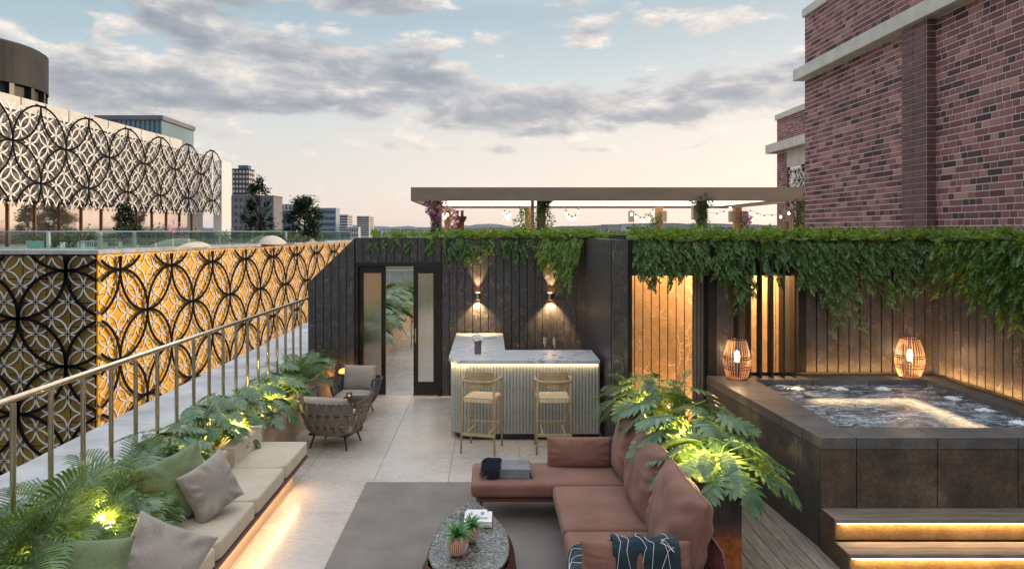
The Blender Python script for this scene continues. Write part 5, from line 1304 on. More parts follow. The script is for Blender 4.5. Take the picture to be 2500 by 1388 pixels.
# ---- wicker lanterns on the tub rim
RAT = mk('rattan', srgb(216, 164, 124), srgb(238, 192, 152), scale=20, rough=.55, isl=.12); ROPE = mk('dark_rattan_binding', srgb(84, 50, 42), srgb(112, 70, 58), scale=60, rough=.8)
def lantern(label, x, y, s):
    t = thing('wicker_lantern', label, 'lantern', (x, y, ZL + .001), 0, 'pair of wicker lanterns on the tub rim')
    H = .53 * s
    prof = lambda v: s * (.095 + .085 * math.sin(math.pi * min(1, (v * .92 + .12))) ** 1.1)
    prof = lambda v: s * (.105 + .075 * math.sin(math.pi * (v * .80 + .12)) ** 1.3) * (1 - .06 * v)
    mb = MB()
    for k in range(30):
        an = 2 * math.pi * k / 30; mb.tube([(prof(q / 12) * math.cos(an), prof(q / 12) * math.sin(an), .01 + (H - .02) * q / 12) for q in range(13)], .0042 * s, 5)
    mb.build('ribs', RAT, t, smooth=True)
    for v_ in (.0, .26, .33, .52, .57, 1.0):
        mb = MB(); r = prof(v_) ; n = 68
        mb.tube([((r + .004 * math.sin(34 * 2 * math.pi * k / n * .5)) * math.cos(2 * math.pi * k / n), (r + .004 * math.sin(34 * math.pi * k / n)) * math.sin(2 * math.pi * k / n), .008 + (H - .014) * v_ + .004 * math.sin(17 * 2 * math.pi * k / n)) for k in range(n)], .0065 * s, 5, closed=True)
        mb.build('binding', ROPE, t, smooth=True)
    MB().lathe([(prof(0) - .01, .003), (prof(0) - .01, .010), (0, .010)], 24).build('base_disc', ROPE, t)
    MB().lathe([(0, .22 * s), (.02 * s, .225 * s), (.034 * s, .25 * s), (.036 * s, .30 * s), (.028 * s, .34 * s), (.015 * s, .365 * s), (0, .375 * s)], 20).build('glowing_bulb', emit('lantern_glow', (1, .80, .52), 14), t, smooth=True)
    MB().tube([(0, 0, .375 * s), (0, 0, H * .97)], .006, 6).build('bulb_holder', BLACK, t)
    point('lantern_light', (0, 0, .29 * s), 20, .05, (1, .55, .24), t)
lantern('wicker lantern on the left corner of the tub rim in front of the louvres', 3.27, 9.20, 1.0)
lantern('wicker lantern on the far right corner of the tub rim', 5.60, 9.28, 1.0)

# ---- rusted steel planter behind the sofa
def corten():
    m, nt, b = newmat('lit_rusted_steel'); tc = N(nt, 'ShaderNodeTexCoord'); v = tc.outputs['Object']; sp = N(nt, 'ShaderNodeSeparateXYZ', {0: v})
    mp = N(nt, 'ShaderNodeMapping', {0: v, 3: (14, 14, 2)}); n = N(nt, 'ShaderNodeTexNoise', {0: mp.outputs[0], 'Scale': 2.4, 'Detail': 8, 'Roughness': .7}); n2 = N(nt, 'ShaderNodeTexNoise', {0: v, 'Scale': 18, 'Detail': 7})
    e = SS(nt, MA(nt, 'ADD', sp.outputs[2], MA(nt, 'MULTIPLY', n.outputs[0], .42)), .62, .86)
    lit_rust = RAMP(nt, n2.outputs[0], [(.3, srgb(120, 62, 28)), (.7, srgb(186, 108, 50))]); dark = RAMP(nt, n.outputs[0], [(.3, srgb(34, 28, 26)), (.7, srgb(84, 72, 66))])  # orange rust below also has warm light put into its colour
    nt.links.new(MIX(nt, e, lit_rust, dark), b.inputs['Base Color']); b.inputs['Roughness'].default_value = .38; b.inputs['Metallic'].default_value = .3; return m
COR = corten()
pl = thing('steel_planter', 'tall rust stained steel trough planter standing behind the sofa back', 'planter', (1.71, 5.67, 0))
W, L, H, th = .345, 3.3, .96, .02
MB().box(0, W, 0, th, 0, H).box(0, th, th, L, 0, H).box(W - th, W, th, L, 0, H).box(th, W - th, L - th, L, 0, H).build('trough', COR, pl, bevel=.002)
MB().box(th, W - th, th, L - th, .2, .86).build('soil', SOIL, pl)
# ================================================================= PLANTS
MON = leafmat('monstera_leaf', (.06, .135, .068), (.11, .205, .095), (.20, .30, .13), rough=.22, transl=.3)
PAL = leafmat('palm_leaf', (.055, .12, .05), (.105, .195, .07), (.18, .29, .10), rough=.25, transl=.3)
HED = leafmat('hedge_leaf', (.022, .062, .018), (.055, .13, .03), (.15, .27, .05), rough=.32, transl=.3)
STEM = mk('green_stem', (.04, .10, .03), (.08, .15, .05), rough=.5)
def frame(p, d, roll=0.0):
    d = Vector(d).normalized(); x = d.cross(Vector((0, 0, 1))); x = x.normalized() if x.length > 1e-4 else Vector((1, 0, 0)); z = x.cross(d)
    M = Matrix((x, d, z)).transposed().to_4x4(); M.translation = p
    return M @ Matrix.Rotation(roll, 4, 'Y')
def monstera_leaf(mb, M, L, rnd):
    bend = rnd.uniform(.25, .75)
    def P(x, y):
        return M @ Vector((x, y, -bend * y * y / L * .55 - .42 * abs(x) ** 1.6 / L ** .6 + .12 * abs(x)))
    # centre blade
    vs = []; n = 7
    for i in range(n + 1):
        t = i / n; y = L * (-.02 + t); w = L * .25 * math.sin(math.pi * (.12 + .82 * t)) ** .8 if i < n else .001
        vs += [P(-w, y), P(0, y) + Vector((0, 0, -.002)), P(w, y)]
    fs = [(3 * i + c, 3 * i + c + 1, 3 * i + c + 4, 3 * i + c + 3) for i in range(n) for c in (0, 1)]
    lens = [.34, .46, .52, .52, .48, .42, .34, .24]
    for side in (-1, 1):
        for i, ll in enumerate(lens):
            t = i / 7; y0 = L * (.0 + .84 * t); ang = R(128 - 100 * t ** .85 + rnd.uniform(-4, 4)); Ls = L * ll * rnd.uniform(.9, 1.05); dx, dy = math.sin(ang) * side, math.cos(ang)
            o = len(vs); hw = L * .064
            prof = [.75, 1.0, 1.08, .82, .05]
            for k, w in enumerate(prof):
                s_ = k / 4; cx_ = dx * Ls * s_; cy_ = y0 + dy * Ls * s_ + .16 * Ls * s_ * s_
                px_, py_ = -dy * side, dx * side
                a = P(cx_ - px_ * hw * w, cy_ - py_ * hw * w); b_ = P(cx_ + px_ * hw * w, cy_ + py_ * hw * w); vs += [a, b_]
            for k in range(4): fs.append((o + 2 * k, o + 2 * k + 1, o + 2 * k + 3, o + 2 * k + 2))
    mb.add(vs, fs)
def palm_frond(mb, st, p0, d, L, rnd, n=21, lw=.010, ll=.40):
    pts = []; p = Vector(p0); dd = Vector(d).normalized()
    for k in range(n + 6):
        pts.append((p.copy(), dd.copy())); p = p + dd * (L / (n + 6)); dd = (dd + Vector((0, 0, -.052 - .02 * k / n))).normalized()
    st.tube([q[0] for q in pts[::3]], [.006 * (1 - .75 * i / len(pts[::3])) for i in range(len(pts[::3]))], 4, caps=False)
    for k in range(6, n + 6):
        q, t = pts[k]; u = (k - 6) / (n - 1); side = t.cross(Vector((0, 0, 1))); side = side.normalized() if side.length > .01 else Vector((1, 0, 0)); up = side.cross(t)
        l = L * ll * (math.sin(math.pi * (.15 + .80 * u)) ** .7 + .08) * rnd.uniform(.9, 1.08)
        for s_ in (-1, 1):
            dr = (side * s_ * (1.0 - .35 * u) + t * (.55 + .5 * u) + up * (.30)).normalized()
            w = t.cross(dr).normalized().cross(dr).normalized() * lw * L * 1.15
            a, b_, c = q, q + dr * l * .45, q + dr * l * .8 + Vector((0, 0, -.10 * l)); e = q + dr * l + Vector((0, 0, -.28 * l))
            mb.add([a, b_ + w, b_ - w, c + w * .8, c - w * .8, e], [(0, 2, 1), (1, 2, 4, 3), (3, 4, 5)])
def monstera(label, x, y, z, seed, n=16, size=.30, h=.38, spread=.45, lean=(0, 0), cat='monstera', group='monstera plants', reach=None):
    rnd = random.Random(seed); t = thing('monstera_plant', label, cat, (x, y, z), 0, group); lf = MB(); st = MB()
    for k in range(n):
        an = k * 2.399 + rnd.uniform(-.3, .3); u = rnd.random(); rad = spread * (.25 + .75 * math.sqrt((k + .5) / n)); hh = h * (1.15 - .75 * (k / n)) * rnd.uniform(.8, 1.15)
        d = Vector((math.cos(an), math.sin(an), 0)); tip = d * rad + Vector((lean[0], lean[1], 0)) * (k / n) + Vector((0, 0, hh))
        mid = tip * .5 + Vector((0, 0, hh * .28)); st.tube([Vector((0, 0, -.02)), mid, tip], [.006, .005, .0035], 5, caps=False)
        dd = Vector((d.x + lean[0] * .5, d.y + lean[1] * .5, -.05 - .55 * (k / n) * rnd.uniform(.4, 1.3)))
        monstera_leaf(lf, frame(tip, dd, rnd.uniform(-.5, .5)), size * rnd.uniform(.75, 1.2), rnd)
    lf.build('foliage', MON, t, smooth=True); st.build('stems', STEM, t, smooth=True); return t
def palm(label, x, y, z, seed, n=13, L=.8, up=1.1, lean=(0, 0), group='feathery palms', lw=.010):
    rnd = random.Random(seed); t = thing('palm_plant', label, 'palm', (x, y, z), 0, group); lf = MB(); st = MB()
    for k in range(n):
        an = k * 2.399 + rnd.uniform(-.3, .3); f = k / n; d = Vector((math.cos(an) * (.28 + .9 * f) + lean[0], math.sin(an) * (.28 + .9 * f) + lean[1], up * (1.1 - .55 * f)))
        palm_frond(lf, st, Vector((math.cos(an) * .02, math.sin(an) * .02, -.02)), d, L * rnd.uniform(.8, 1.15), rnd, lw=lw)
    lf.build('fronds', PAL, t); st.build('stems', STEM, t); return t
G1 = 'plants in the long planter'
palm('tall feathery palm at the near left corner under the handrail', -3.30, 4.55, .50, 1, n=17, L=.82, up=1.2, group=G1)
palm('feathery palm by the handrail, left of the lying olive pillow', -3.33, 4.95, .50, 2, n=15, L=.66, up=1.2, group=G1)
palm('brightly lit palm beside the first pair of pillows', -3.12, 5.35, .50, 3, n=15, L=.66, up=1.0, group=G1)
palm('arching palm rising against the third railing baluster', -3.25, 5.95, .50, 4, n=12, L=.66, up=1.1, group=G1)
monstera('dark monstera between the lying and the standing olive pillows', -3.08, 5.62, .50, 5, n=16, size=.25, h=.26, spread=.28, group=G1)
monstera('low monstera filling the planter edge behind the lying olive pillow', -3.12, 5.1, .50, 15, n=14, size=.25, h=.26, spread=.28, group=G1)
monstera('glossy monstera spreading over the bench back above the grey pillow', -3.22, 6.6, .50, 6, n=20, size=.25, h=.40, spread=.28, group=G1)
monstera('monstera reaching over the end of the bench back cushion', -3.22, 7.15, .50, 7, n=20, size=.24, h=.42, spread=.26, group=G1)
monstera('yellow lit monstera at the planter lamp near the front armchair', -3.20, 8.2, .50, 8, n=22, size=.25, h=.42, spread=.32, group=G1)
monstera('broad monstera overhanging the plaster wall beside the front armchair', -3.12, 9.05, .50, 9, n=24, size=.27, h=.36, spread=.38, lean=(.05, 0), group=G1)
monstera('monstera left of the back armchair, over the plaster edge', -3.10, 9.95, .50, 10, n=20, size=.27, h=.34, spread=.38, group=G1)
palm('tall upright palm left of the back armchair', -3.08, 11.0, .50, 11, n=18, L=.70, up=1.5, group=G1)
monstera('small monstera at the marble wall end of the planter', -2.98, 12.1, .50, 12, n=12, size=.22, h=.38, spread=.26, group=G1)
palm('short dark palm in front of the last planter monstera', -3.15, 11.7, .50, 13, n=10, L=.5, up=1.1, group=G1)
monstera('monstera pressed against the railing beyond the grey pillow', -3.25, 6.9, .52, 51, n=18, size=.27, h=.46, spread=.30, group=G1)
monstera('tall monstera touching the railing behind the lit planter lamp', -3.22, 7.75, .52, 52, n=18, size=.26, h=.50, spread=.32, group=G1)
monstera('tall monstera by the railing across from the front armchair', -3.22, 8.65, .52, 53, n=18, size=.26, h=.46, spread=.32, group=G1)
monstera('pale monstera by the railing before the upright palm', -3.2, 10.4, .52, 54, n=16, size=.25, h=.42, spread=.30, group=G1)
palm('wide palm leaning over the handrail at the near left', -3.30, 5.1, .50, 55, n=16, L=.85, up=1.3, group=G1)
palm('dense palm filling the lower left corner', -3.34, 4.70, .46, 56, n=18, L=.72, up=1.4, group=G1)
palm('feathery palm between the two lit patches at the near railing', -3.22, 5.7, .50, 57, n=15, L=.72, up=1.2, group=G1)
palm('palm with long fronds behind the standing olive pillow', -3.1, 6.25, .50, 58, n=13, L=.66, up=1.2, group=G1)
G2 = 'plants in the steel planter'
monstera('big monstera at the near end of the steel planter, hanging over the rusty front', 1.97, 6.10, .86, 21, n=24, size=.31, h=.28, spread=.40, lean=(.06, -.02), group=G2)
monstera('yellow lit monstera in the middle of the steel planter', 1.96, 6.75, .86, 22, n=24, size=.31, h=.32, spread=.42, lean=(.1, 0), group=G2)
monstera('monstera stretching one leaf over the tub rim', 2.0, 7.4, .86, 23, n=22, size=.31, h=.36, spread=.48, lean=(.12, 0), group=G2)
monstera('monstera at the far end of the steel planter near the lit opening', 1.88, 8.2, .86, 24, n=15, size=.26, h=.40, spread=.34, group=G2)
palm('dark upright palm in the steel planter in front of the curtain', 1.98, 7.75, .86, 25, n=12, L=.58, up=1.6, group=G2)
palm('grassy palm at the far left end of the steel planter', 1.80, 8.55, .86, 26, n=14, L=.55, up=1.0, group=G2, lw=.006)
# corridor planting behind the doors
G3 = 'plants in the corridor planter'
cp = thing('corridor_planter', 'long plaster planter wall running away behind the sliding doors', 'planter', (0, 0, 0))
MB().box(-2.60, -2.50, WY + .35, 25, 0, .74).build('front_wall', PLAS, cp); MB().box(-3.3, -2.6, WY + .35, 25, 0, .66).build('soil', SOIL, cp)
for i, (x, y, d) in enumerate([(-2.75, 14.2, 'nearest the sliding door'), (-2.75, 15.8, 'second from the sliding door'), (-2.75, 17.5, 'halfway down the corridor'), (-2.75, 19.3, 'towards the corridor end'), (-2.8, 21.4, 'at the corridor end')]):
    monstera('broad leaved plant in the corridor planter, ' + d, x, y, .68, 31 + i, n=26, size=.36, h=.55, spread=.55, lean=(.08, 0), cat='leafy plant', group=G3)
for i, (x, y, d) in enumerate([(-2.85, 15.0, 'between the first two leafy plants'), (-2.8, 18.4, 'rising above the middle leafy plants'), (-2.6, 22.2, 'beside the far corridor railing')]):
    palm('palm in the corridor planter, ' + d, x, y, .68, 41 + i, n=16, L=.95, up=1.2, group=G3)
er = thing('corridor_railing', 'champagne metal railing closing the far end of the corridor', 'railing', (0, 25.2, 0))
MB().box(-4.2, 1.0, -.03, .03, 1.57, 1.62).build('handrail', CHAMP, er)
for k in range(9): MB().box(-4.2 + .57 * k, -4.16 + .57 * k, -.02, .02, 0, 1.57).build('baluster', CHAMP, er)
# lamps hidden among the leaves
FIX = mk('spike_lamp_body', (.02, .02, .02), rough=.4); YEL = (1.0, .74, .26)
def spike(label, x, y, z, p, tgt=None):
    t = thing('planter_spotlight', label, 'garden light', (x, y, z), 0, 'small lamps among the planter leaves')
    MB().lathe([(.008, -.06), (.008, 0), (.028, .0), (.03, .05), (.026, .05), (.024, .02), (0, .02)], 14).build('lamp_body', FIX, t, smooth=True)
    MB().lathe([(.024, .040), (0, .040)], 14).build('lens', LEDM, t); point('planter_lamp', (0, 0, .12), p * 5.0, .03, YEL, t)
spike('planter lamp by the lying olive pillow', -3.03, 5.45, .64, 5); spike('planter lamp at the near left corner', -3.10, 4.85, .62, 4)
spike('planter lamp behind the end of the bench', -3.0, 7.0, .52, 7); spike('planter lamp beside the front armchair', -3.02, 8.5, .56, 11); spike('planter lamp beside the back armchair', -3.02, 9.7, .54, 5)
spike('planter lamp at the rusty near end of the steel planter', 1.90, 5.98, .88, 9); spike('planter lamp in the middle of the steel planter', 1.88, 6.95, .88, 10); spike('planter lamp at the far end of the steel planter', 1.86, 8.1, .88, 5)

# ---- hanging hedge
HED_LIT = leafmat('pale_lit_leaf', (.06, .13, .02), (.13, .24, .04), (.24, .36, .07), rough=.35, transl=.35)  # leaf colour with hedge-top light put in; also serves the light green corner
def sprig(mb, p, d, L, rnd):
    L *= 1.28
    d = d.normalized(); s_ = d.cross(Vector((0, -1, .2))); s_ = s_.normalized() if s_.length > .05 else Vector((1, 0, 0)); s_ = (Matrix.Rotation(rnd.uniform(-.7, .7), 3, d) @ s_); n_ = s_.cross(d); w = L * .17
    for k in range(4):
        q = p + d * L * (.12 + .22 * k)
        for sg in (-1, 1):
            l = L * (.34 - .03 * k); dr = (d * .75 + s_ * sg).normalized(); pw = (n_.cross(dr)).normalized() * w * .80
            mb.add([q, q + dr * l * .5 + pw, q + dr * l + n_ * -.01, q + dr * l * .5 - pw], [(0, 1, 2, 3)])
    q = p + d * L * .9; mb.add([q, q + d * L * .2 + s_ * w * .6, q + d * L * .42, q + d * L * .2 - s_ * w * .6], [(0, 1, 2, 3)])
def interp(T, x):
    for (a, b_), (c, d) in zip(T[:-1], T[1:]):
        if a <= x <= c: return b_ + (d - b_) * (x - a) / (c - a)
    return T[0][1] if x < T[0][0] else T[-1][1]
def hedge(label, base, outn, s0, s1, low, seed, dens=1.0, top=1.0, name='trailing_hedge', thick=.16, fluff=.05, fm=None):
    """base(s) -> point on the wall's top edge, outn = outward normal, low(s) = height the strands reach"""
    rnd = random.Random(seed); t = thing(name, label, 'hedge', tuple(base(s0)), 0, 'greenery trailing over the marble walls'); o0 = Vector(base(s0)); lf = MB(); st = MB(); lit_top = MB()
    outn = Vector(outn); n = int((s1 - s0) / .037 * dens)
    for k in range(n):
        s = rnd.uniform(s0, s1)
        if rnd.random() < .75: s = min(s1, max(s0, round(s / .17) * .17 + .06 * math.sin(s * 40) + rnd.gauss(0, .035)))
        b_ = Vector(base(s)) - o0; zl = low(s); cl_ = mnoise.noise(Vector((round(s / .17) * 1.7, seed * 3.1, 0))); depth = rnd.random() ** .75; tot = max(.05, (HW - zl) * depth * rnd.uniform(.75, 1.15) * (1 + .55 * cl_)); off = rnd.uniform(.02, thick)
        p = b_ + outn * off * .6 + Vector((0, 0, rnd.uniform(0, .08))); drift = rnd.uniform(-.15, .15); z = 0; P = [b_ - outn * .05 + Vector((0, 0, .04)), p.copy()]
        along = Vector((-outn.y, outn.x, 0))
        while z < tot:
            stp = rnd.uniform(.06, .11); z += stp; p = p + Vector((0, 0, -stp)) + along * drift * stp + outn * .01
            d = Vector((0, 0, -1)) + outn * rnd.uniform(.1, 1.0) + along * rnd.uniform(-.9, .9)
            sprig(lf, p, d, rnd.uniform(.085, .125), rnd); P.append(p.copy())
        if len(P) > 3 and rnd.random() < .5: st.tube(P[::2] + [P[-1]], .0025, 3, caps=False)
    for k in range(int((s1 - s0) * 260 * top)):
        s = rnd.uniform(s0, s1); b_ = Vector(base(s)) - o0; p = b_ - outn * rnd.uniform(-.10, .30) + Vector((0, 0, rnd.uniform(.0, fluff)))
        sprig(lit_top, p, Vector((rnd.uniform(-1, 1), rnd.uniform(-1, 1), rnd.uniform(-.1, .8))), rnd.uniform(.08, .12), rnd)
    lf.build('foliage', fm or HED, t); st.build('stems', STEM, t); lit_top.build('lit_top_sprigs', HED_LIT, t); return t
zy = lambda py, Y: 3 - (py - 565) * Y / 1700
T1 = [(-2.35, 2.76), (-1.9, 2.8), (-.95, 2.72), (-.80, 2.60)]
hedge('thin sparse creeper over the sliding doors', lambda s: (s, WY, HW), (0, -1, 0), -2.2, -.82, lambda s: 2.70, 1, dens=.35, top=.25)
B1 = [(-.82, 2.62), (-.68, 2.35), (-.5, 2.66), (-.3, 2.50), (-.1, 2.66), (.2, 2.60), (.5, 2.52), (.75, 2.66), (.97, 2.45)]
hedge('bushy green creeper above the wall lamps behind the bar', lambda s: (s, WY, HW), (0, -1, 0), -.82, 1.0, lambda s: interp(B1, s), 2, dens=1.3, top=1.3)
B2 = [(0, 2.40), (.35, 2.2), (.7, 1.98), (.95, 2.3), (1.2, 2.75)]
hedge('dense light green creeper hanging in the corner by the marble post', lambda s: (1.0 + .62 * math.sin(min(s, 1.2) * 1.25), WY - .75 * s, HW), (-.75, -.65, 0), 0, 1.15, lambda s: interp(B2, s), 3, dens=2.6, top=1.6, thick=.3, fm=HED_LIT)
T2 = [(1.93, 690), (2.3, 678), (2.8, 682), (3.1, 700), (3.3, 730), (3.55, 745), (3.75, 690), (4.05, 662), (4.35, 735), (4.65, 760), (4.85, 738), (5.05, 700), (5.3, 712), (5.5, 752), (5.7, 715), (6.0, 700)]
hedge('dark dense hedge over the left lit opening and curtain', lambda s: (s, SY - .03, HW), (0, -1, 0), 1.95, 3.3, lambda s: zy(interp(T2, s), SY), 4, dens=2.3, top=1.4)
hedge('dark dense hedge over the louvres and the wall behind the tub', lambda s: (s, SY - .03, HW), (0, -1, 0), 3.3, 4.75, lambda s: zy(interp(T2, s), SY), 5, dens=2.3, top=1.4)
hedge('hedge above the right wicker lantern up to the wall corner', lambda s: (s, SY - .03, HW), (0, -1, 0), 4.75, 6.0, lambda s: zy(interp(T2, s), SY), 6, dens=2.3, top=1.4)
T3 = [(0, 2.25), (.4, 2.3), (.8, 2.15), (1.1, 2.1), (1.3, 2.2), (1.6, 1.85), (2.2, 1.85)]
hedge('thick bright green hedge spilling down the right hand wall', lambda s: (6.0, SY - .05 - s, HW), (-1, 0, 0), 0, 2.1, lambda s: interp(T3, s), 7, dens=2.6, top=1.6, thick=.28)
hedge('clipped hedge top running behind the walls towards the pergola', lambda s: (s, WY + .9, HW - .06), (0, -1, 0), -.8, 6.5, lambda s: 2.80, 8, dens=.5, top=2.2, name='clipped_hedge', fluff=.07)

# ---- climbers on the pergola posts
VINE = leafmat('vine_leaf', (.02, .07, .015), (.05, .13, .03), (.12, .22, .05), rough=.45, transl=.35)
PINK = leafmat('pink_blossom', (.70, .26, .48), (.82, .40, .60), (.90, .55, .72), rough=.6, transl=.4, tint=(1, 1, 1))
def climber(label, x, y, z0, z1, r, seed, n=520, pink=0.0, topx=0.0, cat='climbing plant'):
    rnd = random.Random(seed); t = thing('climbing_plant', label, cat, (x, y, z0), 0, 'climbers on the pergola posts'); lf = MB(); fl = MB(); st = MB()
    for k in range(4):
        st.tube([(.15 * math.cos(q * .8 + k * 1.6), .15 * math.sin(q * .8 + k * 1.6), (z1 - z0) * q / 10) for q in range(11)], .012, 5, caps=False)
    for k in range(n):
        u = rnd.random(); z = (z1 - z0) * u; an = rnd.uniform(0, 6.28); rr_ = r * (.45 + .6 * rnd.random()) * (.8 + .5 * math.sin(u * 9 + seed)) ; p = Vector((rr_ * math.cos(an) + topx * max(0, u - .6) * 2, rr_ * math.sin(an), z))
        d = Vector((math.cos(an) + rnd.uniform(-.6, .6), math.sin(an) + rnd.uniform(-.6, .6), rnd.uniform(-1, .5))).normalized(); s_ = d.cross(Vector((0, 0, 1)) + Vector((.1, .2, 0))).normalized(); l = rnd.uniform(.07, .13)
        isp = pink and rnd.random() < pink * (1.4 if u > .35 else .25)
        if isp:
            for q in range(3):
                d2 = (d + Vector((rnd.uniform(-.8, .8), rnd.uniform(-.8, .8), rnd.uniform(-.8, .8)))).normalized(); s2 = d2.cross(Vector((.3, .2, 1))).normalized() * l * .45
                fl.add([p, p + d2 * l * .5 + s2, p + d2 * l * .9, p + d2 * l * .5 - s2], [(0, 1, 2, 3)])
        else: lf.add([p, p + d * l * .45 + s_ * l * .3, p + d * l, p + d * l * .45 - s_ * l * .3], [(0, 1, 2, 3)])
    lf.build('foliage', VINE, t); st.build('stems', STEM, t)
    if pink: fl.build('blossoms', PINK, t)
    return t
def pxp(px_, Y): return (px_ - 1195) / 1700 * Y
climber('pink flowering climber round the left end post of the pergola', pxp(1064, 20.3), 20.3, 2.6, 4.22, .24, 1, n=900, pink=.34)
climber('small pink flowering climber on the rear post behind the left end post', pxp(1103, 25.7), 25.7, 2.7, 3.85, .2, 2, n=260, pink=.3)
climber('leafy green climber on the rear timber post left of the double posts', pxp(1278, 25.4), 25.4, 2.8, 3.9, .30, 3, n=420)
climber('dense green climber with tendrils reaching the fascia on the second front post', pxp(1325, 20.4), 20.4, 2.7, 4.15, .26, 4, n=900, topx=.3)
climber('sparse green climber on the middle timber post', pxp(1598, 25.4), 25.4, 2.8, 3.7, .26, 5, n=220)
climber('dense green climber on the third front post of the pergola', pxp(1714, 20.3), 20.3, 2.7, 4.15, .30, 6, n=950)
climber('small pink flowering climber right of the right timber post', pxp(1818, 25.4), 25.4, 2.8, 3.7, .22, 7, n=260, pink=.35)
climber('climber with a few pink flowers at the right end post next to the brick', pxp(1950, 20.2), 20.2, 2.7, 4.25, .26, 8, n=600, pink=.12)

# ---- trees and shrubs on the ringed building's terrace
TREE = leafmat('tree_leaf', (.006, .022, .008), (.015, .045, .015), (.03, .08, .02), rough=.5, transl=.2)
BARKT = mk('tree_bark', srgb(48, 38, 30), srgb(74, 60, 48), scale=6, rough=.9)
def tree(label, x, y, z, H, r, seed, n=2600, tall=1.0, name='tree'):
    rnd = random.Random(seed); t = thing(name, label, 'tree', (x, y, z)); tr = MB(); lf = MB()
    tr.tube([(0, 0, 0), (.1, 0, H * .3), (.05, .1, H * .6), (0, 0, H * .9)], [H * .022, H * .017, H * .011, H * .004], 8)
    cl = []
    for k in range(34):
        h = rnd.uniform(.18, .98); an = rnd.uniform(0, 6.28); rr_ = r * (1 - abs(h - .42) / .62) ** .6 * rnd.uniform(.35, 1.05); c = Vector((rr_ * math.cos(an), rr_ * math.sin(an), H * h)); cl.append((c, r * rnd.uniform(.16, .32)))
        tr.tube([(0.05, 0, H * h * .65), c * .5 + Vector((0, 0, H * h * .38)), c], [H * .008, H * .005, H * .002], 5, caps=False)
    for k in range(n):
        c, cr = cl[rnd.randrange(len(cl))]; p = c + Vector((rnd.gauss(0, 1), rnd.gauss(0, 1), rnd.gauss(0, .8))) * cr * .62
        d = Vector((rnd.uniform(-1, 1), rnd.uniform(-1, 1), rnd.uniform(-.8, .6))).normalized(); s_ = d.cross(Vector((.2, .1, 1))).normalized(); l = rnd.uniform(.2, .36)
        lf.add([p, p + d * l * .5 + s_ * l * .35, p + d * l, p + d * l * .5 - s_ * l * .35], [(0, 1, 2, 3)])
    tr.build('trunk', BARKT, t); lf.build('crown', TREE, t); return t
def lib(px_, Y): return ((px_ - 1195) / 1700 * Y, Y)
x, y = lib(632, 76); tree('tall airy dark tree on the far end of the ringed building terrace', x, y, 1.9, 7.0, 1.65, 1, n=4200)
x, y = lib(742, 72); tree('wide dark bushy tree right of the tall airy tree', x, y, 1.9, 4.5, 2.1, 2, n=6500)
x, y = lib(303, 56); tree('small reddish tree in front of the terrace glazing', x, y, 1.9, 3.3, 1.0, 3, n=900)
SHR = [leafmat('shrub_leaf_a', (.03, .06, .015), (.07, .11, .03), (.14, .18, .06), transl=.2), leafmat('shrub_leaf_b', (.05, .09, .05), (.12, .18, .12), (.2, .27, .18), transl=.2), PINK]
def shrub(label, x, y, z, r, h, seed, m, n=420):
    rnd = random.Random(seed); t = thing('shrub', label, 'shrub', (x, y, z), 0, 'shrubs on the ringed building terrace'); lf = MB()
    for k in range(n):
        th = rnd.uniform(0, 6.28); u = rnd.random() ** .5; p = Vector((r * u * math.cos(th), r * u * math.sin(th), h * rnd.random() * (1.05 - u * u * .7) * (1 + .25 * math.sin(th * 3 + seed))))
        d = Vector((rnd.uniform(-1, 1), rnd.uniform(-1, 1), rnd.uniform(-.2, 1))).normalized(); s_ = d.cross(Vector((.2, .1, 1))).normalized(); l = rnd.uniform(.14, .3)
        lf.add([p, p + d * l * .5 + s_ * l * .3, p + d * l, p + d * l * .5 - s_ * l * .3], [(0, 1, 2, 3)])
    lf.build('foliage', m, t); MB().tube([(0, 0, 0), (.03, 0, h * .6)], .05, 6).build('stems', BARKT, t)
sh = [(100, 46, .8, .9, 0, 'behind the pale green box, far left'), (168, 46, .9, 1.1, 0, 'left of the terrace benches'), (215, 50, .9, 1.2, 0, 'behind the slatted bench'), (262, 50, .9, .9, 1, 'right of the terrace benches'), (290, 52, .8, 1.0, 0, 'behind the small reddish tree'), (345, 54, 1.1, 1.1, 0, 'in front of the pink blossoms'), (372, 55, .9, 1.3, 0, 'left of the first gravel mound'), (425, 57, 1.0, 1.7, 2, 'purple flowered, under the rings'),
      (392, 58, .9, 1.5, 0, 'dark, left of the purple one'), (400, 53, .9, 1.2, 1, 'pale, left of the first gravel mound top'), (440, 58, 1.0, 1.1, 1, 'silvery, behind the first gravel mound'), (490, 60, 1.1, 1.2, 0, 'between the first two gravel mounds'), (530, 62, 1.2, 1.2, 0, 'left of the second gravel mound'), (570, 66, 1.2, 1.3, 0, 'at the foot of the pale end wall'),
      (605, 68, 1.3, 1.4, 0, 'left of the tall airy tree'), (660, 68, 1.3, 1.4, 1, 'right of the tall airy tree'), (690, 70, 1.3, 1.2, 0, 'left of the bushy tree'), (770, 74, 1.2, 1.1, 0, 'right of the bushy tree'), (620, 62, 1.1, 1.0, 0, 'behind the second gravel mound top'), (725, 66, 1.1, 1.0, 0, 'in front of the bushy tree')]
for i, (px_, Y, r, h, m, d) in enumerate(sh):
    x, y = lib(px_, Y); shrub('terrace shrub ' + d, x, y, 1.9, r, h, i + 5, SHR[m])
GRV = mk('pale_gravel', srgb(176, 166, 152), srgb(206, 196, 180), scale=8, rough=.95, bump=.5, bscale=30)
